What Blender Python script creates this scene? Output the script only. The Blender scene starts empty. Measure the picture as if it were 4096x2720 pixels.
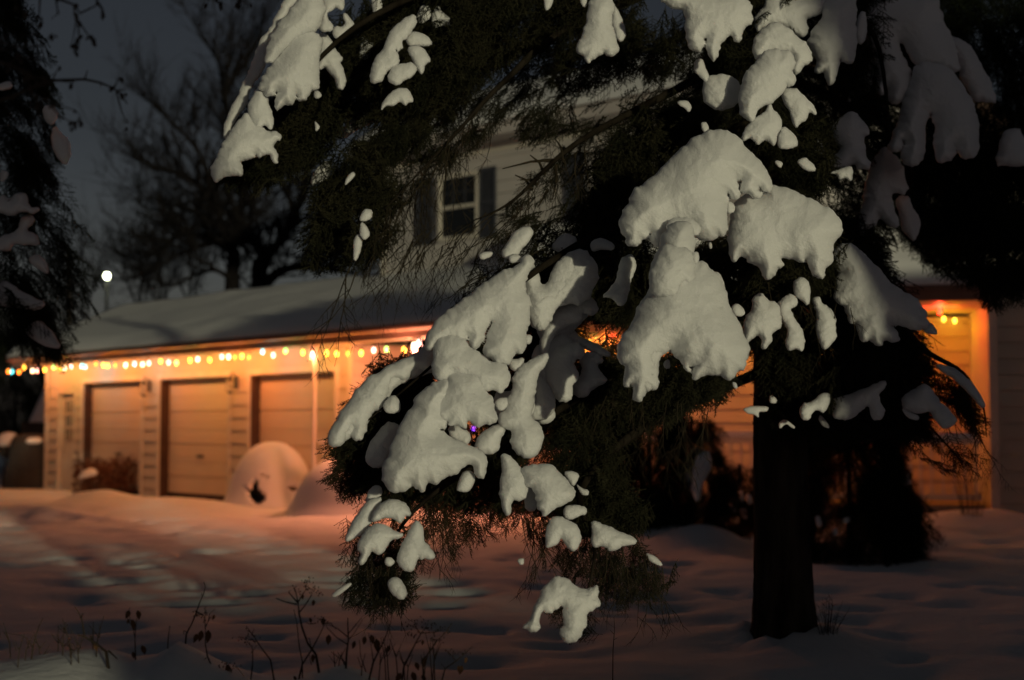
import bpy, math, random
import numpy as np
from mathutils import Vector, noise

R = math.radians
random.seed(7)
RNG = np.random.default_rng(7)
S = bpy.context.scene
COL = S.collection

# ---------------------------------------------------------------- camera
F = 5689.0                      # focal length in photo pixels (4096 wide)
PITCH = R(3.42)
SP, CP = math.sin(PITCH), math.cos(PITCH)
CZ = 1.35


def at(px, py, D):
    """point at photo pixel (4096 x 2720) and depth D metres along the view"""
    u = (px - 2048) / F
    v = (1360 - py) / F
    return Vector((u * D, (CP - v * SP) * D, CZ + (SP + v * CP) * D))


def at_np(px, py, D):
    u = (px - 2048) / F
    v = (1360 - py) / F
    return np.stack([u * D, (CP - v * SP) * D, CZ + (SP + v * CP) * D], axis=-1)


def to_px(p):
    y = p[1] * CP + (p[2] - CZ) * SP
    z = (p[2] - CZ) * CP - p[1] * SP
    return 2048 + F * p[0] / y, 1360 - F * z / y


# ---------------------------------------------------------------- materials
MATS = {}


def mat(name, color, rough=0.8, color2=None, scale=8.0, bump=0.0, bscale=40.0, stretch=None,
        emit=None, estr=0.0, spec=0.3, lo=0.35, hi=0.65, detail=4.0):
    m = bpy.data.materials.new(name)
    m.use_nodes = True
    nt = m.node_tree
    b = nt.nodes['Principled BSDF']
    b.inputs['Base Color'].default_value = (*color, 1)
    b.inputs['Roughness'].default_value = rough
    b.inputs['Specular IOR Level'].default_value = spec
    tc = nt.nodes.new('ShaderNodeTexCoord')
    vec = tc.outputs['Object']
    if stretch:
        mp = nt.nodes.new('ShaderNodeMapping')
        mp.inputs['Scale'].default_value = stretch
        nt.links.new(vec, mp.inputs['Vector'])
        vec = mp.outputs['Vector']
    if color2:
        n = nt.nodes.new('ShaderNodeTexNoise')
        n.inputs['Scale'].default_value = scale
        n.inputs['Detail'].default_value = detail
        nt.links.new(vec, n.inputs['Vector'])
        rp = nt.nodes.new('ShaderNodeValToRGB')
        rp.color_ramp.elements[0].position = lo
        rp.color_ramp.elements[1].position = hi
        rp.color_ramp.elements[0].color = (*color, 1)
        rp.color_ramp.elements[1].color = (*color2, 1)
        nt.links.new(n.outputs['Fac'], rp.inputs['Fac'])
        nt.links.new(rp.outputs['Color'], b.inputs['Base Color'])
    if bump:
        n2 = nt.nodes.new('ShaderNodeTexNoise')
        n2.inputs['Scale'].default_value = bscale
        n2.inputs['Detail'].default_value = 5.0
        nt.links.new(vec, n2.inputs['Vector'])
        bp = nt.nodes.new('ShaderNodeBump')
        bp.inputs['Strength'].default_value = bump
        bp.inputs['Distance'].default_value = 0.02
        nt.links.new(n2.outputs['Fac'], bp.inputs['Height'])
        nt.links.new(bp.outputs['Normal'], b.inputs['Normal'])
    if emit:
        b.inputs['Emission Color'].default_value = (*emit, 1)
        b.inputs['Emission Strength'].default_value = estr
    MATS[name] = m
    return m


mat('snow', (0.80, 0.81, 0.82), 0.85, bump=0.35, bscale=110, spec=0.12)
for nm in ('snow',):
    b_ = MATS[nm].node_tree.nodes['Principled BSDF']
    b_.inputs['Subsurface Weight'].default_value = 0.55
    b_.inputs['Subsurface Radius'].default_value = (1.0, 1.0, 0.95)
    b_.inputs['Subsurface Scale'].default_value = 0.035
mat('snow_ground', (0.78, 0.79, 0.80), 0.85, bump=0.35, bscale=14, spec=0.12)
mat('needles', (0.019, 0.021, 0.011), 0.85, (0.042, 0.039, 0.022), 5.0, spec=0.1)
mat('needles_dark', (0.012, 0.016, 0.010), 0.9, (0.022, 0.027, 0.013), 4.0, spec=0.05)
mat('twig', (0.020, 0.017, 0.012), 0.9, (0.045, 0.035, 0.022), 20, spec=0.1)
mat('bark', (0.009, 0.007, 0.005), 0.95, (0.028, 0.023, 0.017), 9, bump=1.0, bscale=16, stretch=(1, 1, 0.22), spec=0.03)
mat('bark_trunk', (0.020, 0.016, 0.012), 0.95, (0.070, 0.057, 0.043), 9, bump=1.0, bscale=18, stretch=(1, 1, 0.22), spec=0.03)
mat('bark_grey', (0.007, 0.006, 0.006), 0.95, (0.016, 0.014, 0.014), 9, bump=0.6, bscale=20, spec=0.1)
mat('siding', (0.62, 0.57, 0.48), 0.6, (0.54, 0.49, 0.41), 1.3, lo=0.3, hi=0.7)
mat('siding_upper', (0.55, 0.52, 0.50), 0.6, (0.47, 0.445, 0.43), 1.3, lo=0.3, hi=0.7)
mat('trim', (0.68, 0.64, 0.56), 0.5, (0.60, 0.56, 0.49), 3)
mat('door_paint', (0.72, 0.60, 0.46), 0.55, (0.64, 0.53, 0.40), 1.2, lo=0.3, hi=0.75)
mat('jamb', (0.055, 0.030, 0.022), 0.7, (0.075, 0.042, 0.03), 5)
mat('fascia', (0.13, 0.085, 0.065), 0.6, (0.17, 0.11, 0.085), 4)
mat('shutter', (0.050, 0.053, 0.068), 0.6, (0.042, 0.045, 0.058), 6)
mat('glass', (0.012, 0.013, 0.015), 0.08, spec=0.5)
mat('iron', (0.025, 0.024, 0.024), 0.5, (0.04, 0.038, 0.036), 20)
mat('pole_wood', (0.045, 0.038, 0.032), 0.9, (0.07, 0.06, 0.05), 12, stretch=(1, 1, 0.1), bump=0.4)
mat('brown_shrub', (0.10, 0.040, 0.022), 0.9, (0.17, 0.075, 0.04), 12)
mat('dry_stem', (0.035, 0.026, 0.020), 0.9, (0.06, 0.042, 0.03), 30)
mat('dry_leaf', (0.095, 0.045, 0.022), 0.9, (0.14, 0.07, 0.03), 25)
mat('wire', (0.02, 0.035, 0.02), 0.6)
mat('deck', (0.26, 0.22, 0.17), 0.7, (0.20, 0.17, 0.13), 8, stretch=(1, 8, 1))
BULBCOL = {'e': (0.06, 1.0, 0.16), 'a': (1.0, 0.62, 0.05), 'y': (1.0, 0.50, 0.06), 'o': (1.0, 0.26, 0.03), 'p': (1.0, 0.50, 0.42), 'w': (1.0, 0.78, 0.50),
           'g': (0.30, 1.0, 0.25), 'c': (0.15, 0.85, 0.90), 'r': (1.0, 0.05, 0.02), 'v': (0.28, 0.06, 1.0)}
BULB_STR = 7.5
for k, c in BULBCOL.items():
    mat('bulb_' + k, c, 0.3, emit=c, estr=BULB_STR * {'e': 5.0, 'o': 0.8, 'g': 0.45, 'c': 0.45, 'r': 0.8, 'v': 0.5, 'p': .85, 'w': .85}.get(k, 1.0))
mat('lamp_glow', (1, 1, 0.9), 0.3, emit=(0.95, 1.0, 0.62), estr=40)


# ---------------------------------------------------------------- mesh builder
class MB:
    def __init__(self):
        self.v, self.f, self.n = [], [], 0

    def add(self, verts, faces):
        verts = np.asarray(verts, dtype=np.float64).reshape(-1, 3)
        k = self.n
        self.v.append(verts)
        for fc in faces:
            self.f.append([i + k for i in fc])
        self.n += len(verts)

    def box(self, c, sx, sy, sz, rot=None):
        """box centred at c with half sizes along optional axes rot (3 vectors)"""
        ax = rot or (Vector((1, 0, 0)), Vector((0, 1, 0)), Vector((0, 0, 1)))
        c = Vector(c)
        vs = []
        for dz in (-1, 1):
            for dy in (-1, 1):
                for dx in (-1, 1):
                    vs.append(c + ax[0] * sx * dx + ax[1] * sy * dy + ax[2] * sz * dz)
        self.add([tuple(p) for p in vs], [(0, 2, 3, 1), (4, 5, 7, 6), (0, 1, 5, 4), (2, 6, 7, 3), (0, 4, 6, 2), (1, 3, 7, 5)])

    def tube(self, pts, radii, n=6, cap=True):
        pts = [Vector(p) for p in pts]
        if not hasattr(radii, '__len__'):
            radii = [radii] * len(pts)
        rings = []
        up = Vector((0.13, 0.31, 0.94))
        prev = None
        for i, p in enumerate(pts):
            a = pts[max(i - 1, 0)]
            b = pts[min(i + 1, len(pts) - 1)]
            t = b - a
            t = t.normalized() if t.length > 1e-9 else Vector((0, 0, 1))
            x = (prev if prev is not None else up).cross(t)
            if x.length < 1e-3:
                x = Vector((1, 0, 0)).cross(t)
            x.normalize()
            y = t.cross(x)
            prev = y.cross(t) if False else prev
            for k in range(n):
                an = 2 * math.pi * k / n
                rings.append(tuple(p + (x * math.cos(an) + y * math.sin(an)) * radii[i]))
        fs = []
        for i in range(len(pts) - 1):
            for k in range(n):
                fs.append((i * n + k, i * n + (k + 1) % n, (i + 1) * n + (k + 1) % n, (i + 1) * n + k))
        if cap and n > 2:
            fs.append(tuple(range(n - 1, -1, -1)))
            fs.append(tuple((len(pts) - 1) * n + k for k in range(n)))
        self.add(rings, fs)

    def lathe(self, base, prof, n=12):
        """prof: list of (radius, height) above base"""
        base = Vector(base)
        vs, fs = [], []
        for r, h in prof:
            for k in range(n):
                a = 2 * math.pi * k / n
                vs.append((base.x + r * math.cos(a), base.y + r * math.sin(a), base.z + h))
        for i in range(len(prof) - 1):
            for k in range(n):
                fs.append((i * n + k, i * n + (k + 1) % n, (i + 1) * n + (k + 1) % n, (i + 1) * n + k))
        fs.append(tuple(range(n - 1, -1, -1)))
        fs.append(tuple((len(prof) - 1) * n + k for k in range(n)))
        self.add(vs, fs)

    def build(self, name, m, parent=None, smooth=False):
        me = bpy.data.meshes.new(name)
        v = np.concatenate(self.v) if self.v else np.zeros((0, 3))
        off = np.array(parent.location) if parent is not None and parent.parent is None else 0
        if parent is not None and parent.parent is not None:
            off = np.array(parent.parent.location) + np.array(parent.location)
        me.from_pydata((v - off).tolist(), [], self.f)
        me.update()
        return link(name, me, m, parent, smooth)


def link(name, me, m, parent=None, smooth=False):
    o = bpy.data.objects.new(name, me)
    me.materials.append(MATS[m] if isinstance(m, str) else m)
    if smooth:
        me.shade_smooth()
    COL.objects.link(o)
    if parent is not None:
        o.parent = parent
    return o


def fast_mesh(name, verts, tris, m, parent=None, smooth=False):
    """triangle mesh straight from numpy arrays"""
    off = 0
    if parent is not None:
        off = np.array(parent.location)
        if parent.parent is not None:
            off = off + np.array(parent.parent.location)
    verts = (verts - off).astype(np.float32)
    me = bpy.data.meshes.new(name)
    me.vertices.add(len(verts))
    me.vertices.foreach_set('co', verts.ravel())
    me.loops.add(len(tris) * 3)
    me.loops.foreach_set('vertex_index', tris.astype(np.int32).ravel())
    me.polygons.add(len(tris))
    me.polygons.foreach_set('loop_start', np.arange(0, len(tris) * 3, 3, dtype=np.int32))
    me.update(calc_edges=True)
    return link(name, me, m, parent, smooth)


def tag(o, label, cat, group=None, kind=None):
    o['label'] = label
    o['category'] = cat
    if group:
        o['group'] = group
    if kind:
        o['kind'] = kind
    return o


def thing(name, label, cat, loc=(0, 0, 0), group=None):
    o = bpy.data.objects.new(name, None)
    o.empty_display_size = 0.3
    COL.objects.link(o)
    o.location = loc
    return tag(o, label, cat, group)


def part_empty(name, parent):
    o = bpy.data.objects.new(name, None)
    COL.objects.link(o)
    o.parent = parent
    return o


def fbm(x, y, z, octv=3):
    return noise.fractal(Vector((x, y, z)), 1.0, 2.0, octv)


# ---------------------------------------------------------------- needle sprays
def shoot_needles(p0, d, L, rng, out_v, out_t, step, nl, w):
    """needles all round a shoot from p0 along d"""
    n = max(int(L / step), 3)
    d = d / np.linalg.norm(d)
    a = np.cross(d, [0.31, 0.2, 0.93])
    a /= np.linalg.norm(a)
    b = np.cross(d, a)
    t = (np.arange(n) + rng.random(n)) / n * L
    ph = rng.random(n) * 2 * np.pi
    rad = np.cos(ph)[:, None] * a + np.sin(ph)[:, None] * b
    tan = -np.sin(ph)[:, None] * a + np.cos(ph)[:, None] * b
    base = p0 + t[:, None] * d
    ln = nl * (0.7 + 0.5 * rng.random(n))[:, None]
    tip = base + ln * (0.62 * d + 0.74 * rad + (rng.random((n, 3)) - 0.5) * 0.3)
    v = np.stack([base - tan * w, base + tan * w, tip], axis=1).reshape(-1, 3)
    k = sum(len(q) for q in out_v)
    out_v.append(v)
    out_t.append(np.arange(3 * n).reshape(n, 3) + k)


def stem_strip(p, q, r, out_v, out_t):
    d = q - p
    d = d / (np.linalg.norm(d) + 1e-9)
    a = np.cross(d, [0.31, 0.2, 0.93])
    a /= np.linalg.norm(a)
    b = np.cross(d, a)
    ring = [a, -0.5 * a + 0.87 * b, -0.5 * a - 0.87 * b]
    v = np.array([p + r * x for x in ring] + [q + r * 0.7 * x for x in ring])
    k = sum(len(z) for z in out_v)
    out_v.append(v)
    t = []
    for i in range(3):
        j = (i + 1) % 3
        t += [(i, j, 3 + j), (i, 3 + j, 3 + i)]
    out_t.append(np.array(t) + k)


def make_spray(seed, L=0.30, ns=13, side=0.12, step=0.0029, nl=0.017, w=0.0023, droop=0.3):
    """one spruce twig lying along +X, side shoots in the XY plane, tips drooping to -Z"""
    rng = np.random.default_rng(seed)
    ov, ot = [], []
    def pos(t):
        return np.array([t * L, 0.04 * L * math.sin(3 * t + seed), -droop * L * t * t])
    segs = 6
    for i in range(segs):
        p, q = pos(i / segs), pos((i + 1) / segs)
        stem_strip(p, q, 0.0022, ov, ot)
        if i > 0:
            shoot_needles(p, q - p, np.linalg.norm(q - p), rng, ov, ot, step, nl, w)
    for i in range(ns):
        t = 0.12 + 0.8 * (i + rng.random() * 0.6) / ns
        s = 1 if i % 2 else -1
        p = pos(t)
        ln = side * (1.25 - 0.75 * t) * (0.6 + 0.7 * rng.random())
        d = np.array([0.6, s * (0.8 + 0.4 * rng.random()), -0.15 - 0.6 * rng.random()])
        d /= np.linalg.norm(d)
        q = p + d * ln
        stem_strip(p, q, 0.0014, ov, ot)
        shoot_needles(p, d, ln * 1.03, rng, ov, ot, step, nl, w)
        if ln > 0.07:
            d2 = d + np.array([0.5, -s * 0.5, -0.3])
            shoot_needles(p + d * ln * 0.5, d2, ln * 0.5, rng, ov, ot, step, nl, w)
    return np.concatenate(ov), np.concatenate(ot)


SPRAYS = [make_spray(s) for s in range(6)]
COARSE = [make_spray(40 + s, L=0.75, ns=15, side=0.32, step=0.010, nl=0.05, w=0.0055, droop=0.35) for s in range(4)]


def place_sprays(P, Dv, scale, rng, protos, up=None):
    """instances of the spray prototypes: positions P, axis directions Dv"""
    n = len(P)
    Dv = Dv / np.linalg.norm(Dv, axis=1)[:, None]
    ref = np.tile(np.array([0, 0, 1.0]), (n, 1)) + (rng.random((n, 3)) - 0.5) * 1.4
    Y = np.cross(ref, Dv)
    Y /= np.linalg.norm(Y, axis=1)[:, None] + 1e-9
    Z = np.cross(Dv, Y)
    vs, ts, k = [], [], 0
    which = rng.integers(0, len(protos), n)
    for j, (pv, pt) in enumerate(protos):
        idx = np.nonzero(which == j)[0]
        if len(idx) == 0:
            continue
        M = np.stack([Dv[idx], Y[idx], Z[idx]], axis=1) * scale[idx][:, None, None]
        v = np.einsum('vk,nkc->nvc', pv, M) + P[idx][:, None, :]
        t = pt[None] + (np.arange(len(idx)) * len(pv))[:, None, None]
        vs.append(v.reshape(-1, 3))
        ts.append(t.reshape(-1, 3) + k)
        k += len(idx) * len(pv)
    return np.concatenate(vs), np.concatenate(ts)


def in_poly(px, py, poly):
    n = len(poly)
    c = np.zeros(px.shape, bool)
    j = n - 1
    for i in range(n):
        xi, yi = poly[i]
        xj, yj = poly[j]
        if yi != yj:
            m = ((yi > py) != (yj > py)) & (px < (xj - xi) * (py - yi) / (yj - yi) + xi)
            c ^= m
        j = i
    return c


def sample_poly(poly, n, rng):
    poly = np.asarray(poly, float)
    lo, hi = poly.min(0), poly.max(0)
    out = np.zeros((0, 2))
    while len(out) < n:
        q = lo + rng.random((n * 2, 2)) * (hi - lo)
        q = q[in_poly(q[:, 0], q[:, 1], poly)]
        out = np.concatenate([out, q])
    return out[:n]


# ---------------------------------------------------------------- snow lumps
def chaikin(p, it=2):
    p = np.asarray(p, float)
    for _ in range(it):
        q = np.roll(p, -1, axis=0)
        p = np.stack([0.78 * p + 0.22 * q, 0.22 * p + 0.78 * q], axis=1).reshape(-1, 2)
    return p


def snow_lump(name, poly, D, parent, tilt=0.55, cap=0.13, back=0.45, curve=0.5, seed=0, m='snow'):
    """A pillow of snow: the outline gets a real thickness, front and back, and leans
    back uphill the way snow lies on a drooping bough."""
    raw = np.asarray(poly, float)
    area = 0.5 * abs(np.dot(raw[:, 0], np.roll(raw[:, 1], 1)) - np.dot(raw[:, 1], np.roll(raw[:, 0], 1)))
    c0 = raw.mean(0)
    p = chaikin(raw, 1)
    p = np.stack([p, 0.5 * (p + np.roll(p, -1, 0))], 1).reshape(-1, 2)
    p = np.stack([p, 0.5 * (p + np.roll(p, -1, 0))], 1).reshape(-1, 2)
    # undo the corner cutting's shrinkage
    nx_ = np.roll(p, -1, 0) - np.roll(p, 1, 0)
    sg = np.sign(np.dot(raw[:, 0], np.roll(raw[:, 1], -1)) - np.dot(raw[:, 1], np.roll(raw[:, 0], -1)))
    nx_ = np.stack([nx_[:, 1], -nx_[:, 0]], 1) * sg
    p = p + nx_ / (np.linalg.norm(nx_, axis=1)[:, None] + 1e-9) * min(11.0, 0.038 * math.sqrt(area))
    # ragged natural edge
    m_ = D / F
    jit = np.array([[fbm(x * 0.02, y * 0.02, seed + 3.1, 3), fbm(x * 0.02, y * 0.02, seed + 9.7, 3)] for x, y in p])
    jit2 = np.array([[noise.noise(Vector((x * .075, y * .075, seed + 1.1))), noise.noise(Vector((x * .075, y * .075, seed + 5.7)))] for x, y in p])
    p = p + jit * min(8.0, 0.05 * math.sqrt(area)) + jit2 * min(5.0, 0.03 * math.sqrt(area))
    step = min(max(4.5, math.sqrt(area) / 60), 8.0)
    lo, hi = p.min(0) - step, p.max(0) + step
    nx, ny = int((hi[0] - lo[0]) / step) + 2, int((hi[1] - lo[1]) / step) + 2
    gx, gy = np.meshgrid(lo[0] + np.arange(nx) * step, lo[1] + np.arange(ny) * step)
    ins = in_poly(gx, gy, p)
    a, b = p, np.roll(p, -1, axis=0)
    X = np.stack([gx.ravel(), gy.ravel()], 1)
    dist = np.full(len(X), 1e9)
    near = X.copy()
    for i in range(len(a)):
        ab = b[i] - a[i]
        t = np.clip(((X - a[i]) @ ab) / (ab @ ab + 1e-9), 0, 1)
        q = a[i] + t[:, None] * ab
        d = np.hypot(*(X - q).T)
        mk = d < dist
        dist[mk] = d[mk]
        near[mk] = q[mk]
    dist = dist.reshape(ny, nx) * m_
    dist[~ins] = 0
    Rm = min(cap, max(dist.max() * 1.05, 1e-3))
    dd = np.minimum(dist, Rm)
    th = 0.85 * Rm * np.maximum(1 - (1 - dd / Rm) ** 2, 0) ** 0.62
    for _ in range(2):
        s = np.zeros_like(th)
        for dy, dx in ((0, 1), (0, -1), (1, 0), (-1, 0)):
            s += np.roll(np.roll(th, dy, 0), dx, 1)
        th = np.where(ins, 0.5 * th + 0.125 * s, 0)
    ids = -np.ones((ny, nx), int)
    cells = (ins[:-1, :-1] | ins[1:, :-1] | ins[:-1, 1:] | ins[1:, 1:])
    used = np.zeros((ny, nx), bool)
    cy, cx = np.nonzero(cells)
    for dy in (0, 1):
        for dx in (0, 1):
            used[cy + dy, cx + dx] = True
    uy, ux = np.nonzero(used)
    ids[uy, ux] = np.arange(len(uy))
    U = np.stack([gx[uy, ux], gy[uy, ux]], 1)
    isin = ins[uy, ux]
    nr = near.reshape(ny, nx, 2)[uy, ux]
    U[~isin] = nr[~isin]
    T = th[uy, ux]
    c = p.mean(0)
    wx = max(np.ptp(p[:, 0]) * 0.5, 1)
    # lumpy load: broad lobes running down the slope, then small unevenness
    lob = np.array([noise.noise(Vector((x * m_ * 7 + seed * 1.7, y * m_ * 3.2, seed * 3.3))) for x, y in U])
    fine = np.array([noise.fractal(Vector((x * m_ * 22, y * m_ * 22, seed * 2.1)), 0.9, 2.1, 3) for x, y in U])
    grit = np.array([noise.fractal(Vector((x * m_ * 60, y * m_ * 60, seed * 1.3)), 0.8, 2.1, 2) for x, y in U])
    T = T * (1.0 + 0.40 * lob) + np.where(T > 0, (0.0065 * fine + 0.0024 * grit) * np.minimum(T / 0.03, 1), 0)
    T = np.maximum(T, 0)
    Dm = D + tilt * (c[1] - U[:, 1]) * m_ + curve * 0.10 * np.minimum(wx * m_, 0.5) * ((U[:, 0] - c[0]) / wx) ** 2 + 0.02 * lob
    nb = len(U)
    front = at_np(U[:, 0], U[:, 1], Dm - T)
    bk = at_np(U[:, 0], U[:, 1], Dm + back * T)
    inner = np.nonzero(isin)[0]
    bid = np.arange(nb)
    bid[inner] = nb + np.arange(len(inner))
    V = np.concatenate([front, bk[inner]])
    i00, i10, i11, i01 = ids[cy, cx], ids[cy, cx + 1], ids[cy + 1, cx + 1], ids[cy + 1, cx]
    Q = np.stack([i00, i01, i11, i10], 1)
    QB = bid[Q][:, ::-1]
    Q = np.concatenate([Q, QB])
    tris = np.concatenate([Q[:, [0, 1, 2]], Q[:, [0, 2, 3]]])
    return fast_mesh(name, V, tris, m, parent, smooth=True)


TILE = {'A': (800, 0, .6378), 'B': (1800, 0, .6378), 'C': (2300, 400, .6378), 'D': (2900, 0, .6378), 'E': (1300, 1000, .6378),
        'F': (2200, 900, .6378), 'G': (1300, 1800, .574), 'H': (1900, 1800, .574), 'I': (2900, 900, .7015), 'J': (2696, 0, .893),
        'S': (0, 0, 1.0), 'O': (0, 0, 1.7347), 'L': (0, 0, .893)}


def pts(t, s):
    ox, oy, k = TILE[t]
    n = [float(x) for x in s.replace(',', ' ').split()]
    return [(ox + n[i] * k, oy + n[i + 1] * k) for i in range(0, len(n), 2)]
# ================================================================ the big spruce
trunk_base = at(3140, 2560, 8.85)
spruce = thing('snowy_spruce', 'large spruce with bare black trunk and heavy snow clumps on drooping boughs, before the house',
               'spruce tree', (trunk_base.x, trunk_base.y, 0.0))

# trunk: fluted and flared at the root, tapering upward out of the picture
mb = MB()
NV, NR = 110, 240
vs, fs = [], []
for j in range(NR):
    h = -0.25 + (j / (NR - 1)) ** 1.15 * 6.2
    r = 0.182 - 0.019 * max(h, 0) + 0.034 * math.exp(-max(h, -0.1) / 0.13)
    for k in range(NV):
        a = 2 * math.pi * k / NV
        rr = r * (1 + 0.05 * noise.noise(Vector((math.cos(a) * 2, math.sin(a) * 2, h * 0.5)))
                  + 0.055 * noise.noise(Vector((math.cos(a) * 9, math.sin(a) * 9, h * 3.0)))
                  + 0.06 * abs(noise.noise(Vector((math.cos(a) * 17, math.sin(a) * 17, h * 7.0))))
                  + 0.10 * math.exp(-max(h, 0) / 0.15) * max(0, math.sin(a * 5 + 0.6)))
        vs.append((trunk_base.x + rr * math.cos(a) - 0.012 * h, trunk_base.y + rr * math.sin(a), h))
for j in range(NR - 1):
    for k in range(NV):
        fs.append((j * NV + k, j * NV + (k + 1) % NV, (j + 1) * NV + (k + 1) % NV, (j + 1) * NV + k))
mb.add(vs, fs)
mb.build('trunk', 'bark_trunk', spruce, smooth=True)


def path3(lst):
    """catmull path through (px, py, D)"""
    P = [at(*q) for q in lst]
    out = []
    for i in range(len(P) - 1):
        p0, p1, p2, p3 = P[max(i - 1, 0)], P[i], P[i + 1], P[min(i + 2, len(P) - 1)]
        for s in range(6):
            t = s / 6
            out.append(0.5 * ((2 * p1) + (p2 - p0) * t + (2 * p0 - 5 * p1 + 4 * p2 - p3) * t * t + (3 * p1 - p0 - 3 * p2 + p3) * t ** 3))
    out.append(P[-1])
    return out


BOUGHS = {
    'topleft': [(3140, -250, 8.8), (2323, 90, 8.2), (2023, 320, 7.9), (1800, 560, 7.7), (1540, 835, 7.6)],
    'farleft': [(3140, -400, 8.8), (2200, -200, 8.0), (1500, 60, 7.6), (1150, 380, 7.4), (900, 690, 7.3)],
    'mid': [(3140, 120, 8.8), (2757, 330, 8.2), (2310, 570, 7.8), (2055, 800, 7.6), (1900, 880, 7.5)],
    'left': [(3140, 700, 8.8), (2600, 850, 7.8), (2150, 1080, 7.0), (1800, 1400, 6.8), (1450, 1700, 6.75)],
    'front': [(3140, 420, 8.8), (2900, 560, 7.6), (2700, 900, 6.9), (2620, 1300, 6.6), (2600, 1560, 6.5)],
    'right': [(3140, 650, 8.8), (3130, 780, 7.6), (3220, 900, 7.15), (3270, 1050, 7.05)],
    'sideright': [(3140, 750, 8.8), (3380, 1000, 8.2), (3580, 1260, 8.1), (3700, 1400, 8.15), (3850, 1490, 8.2), (3930, 1620, 8.2), (3945, 1740, 8.2)],
    'lowleft': [(3140, 1350, 8.85), (2500, 1500, 7.4), (2000, 1800, 6.8), (1650, 2050, 6.5), (1480, 2350, 6.4)],
    'lowmid': [(3140, 1450, 8.85), (2620, 1680, 7.4), (2330, 1950, 6.7), (2380, 2200, 6.4), (2320, 2480, 6.2)],
    'top': [(3140, -150, 8.8), (3120, 150, 7.8), (3060, 380, 7.3), (3000, 620, 7.2)],
    'lowright': [(3140, 1500, 8.85), (3350, 1540, 8.2), (3600, 1600, 8.0), (3850, 1850, 8.1)],
}
BO = {}
for k, pth in BOUGHS.items():
    P = path3(pth)
    mb = MB()
    n = len(P)
    mb.tube(P, [0.034 * (1 - i / (n - 1)) ** 1.3 + .003 for i in range(n)], 7)
    BO[k] = mb.build('bough', 'bark', spruce, smooth=True)

# ---- needle masses: outline on the tree, depth range, number of sprays, bough, spread direction
T0 = np.array([trunk_base.x, trunk_base.y, 0])


def needles(bough, poly, D0, D1, n, smin=0.55, smax=1.0, down=0.5, out=0.5, jitter=0.62, m='needles', protos=SPRAYS, seed=0, back=0.24):
    rng = np.random.default_rng(1000 + seed)
    n = int(n * 1.55)
    q = sample_poly(poly, n, rng)
    # openings in the boughs where the porch shows through
    keep = np.ones(len(q), bool)
    for hx, hy, rx, ry in ((2400, 1322, 105, 62), (2950, 1690, 130, 170), (1900, 1712, 60, 50), (2120, 1815, 70, 45), (2040, 2240, 150, 110)):
        keep &= ((q[:, 0] - hx) / rx) ** 2 + ((q[:, 1] - hy) / ry) ** 2 > 1
    q = q[keep]
    n = len(q)
    D = D0 + back + (D1 - D0) * rng.random(n)
    P = at_np(q[:, 0], q[:, 1], D)
    o = P - T0
    o[:, 2] = 0
    o /= np.linalg.norm(o, axis=1)[:, None] + 1e-6
    d = o * out + np.array([0, 0, -down]) + (rng.random((n, 3)) - 0.5) * 2 * jitter
    sc = smin + (smax - smin) * rng.random(n)
    P = P - d / np.linalg.norm(d, axis=1)[:, None] * (0.2 * sc)[:, None]
    v, t = place_sprays(P, d, sc, rng, protos)
    return fast_mesh('needles', v, t, m, BO[bough] if isinstance(bough, str) else bough)


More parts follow.
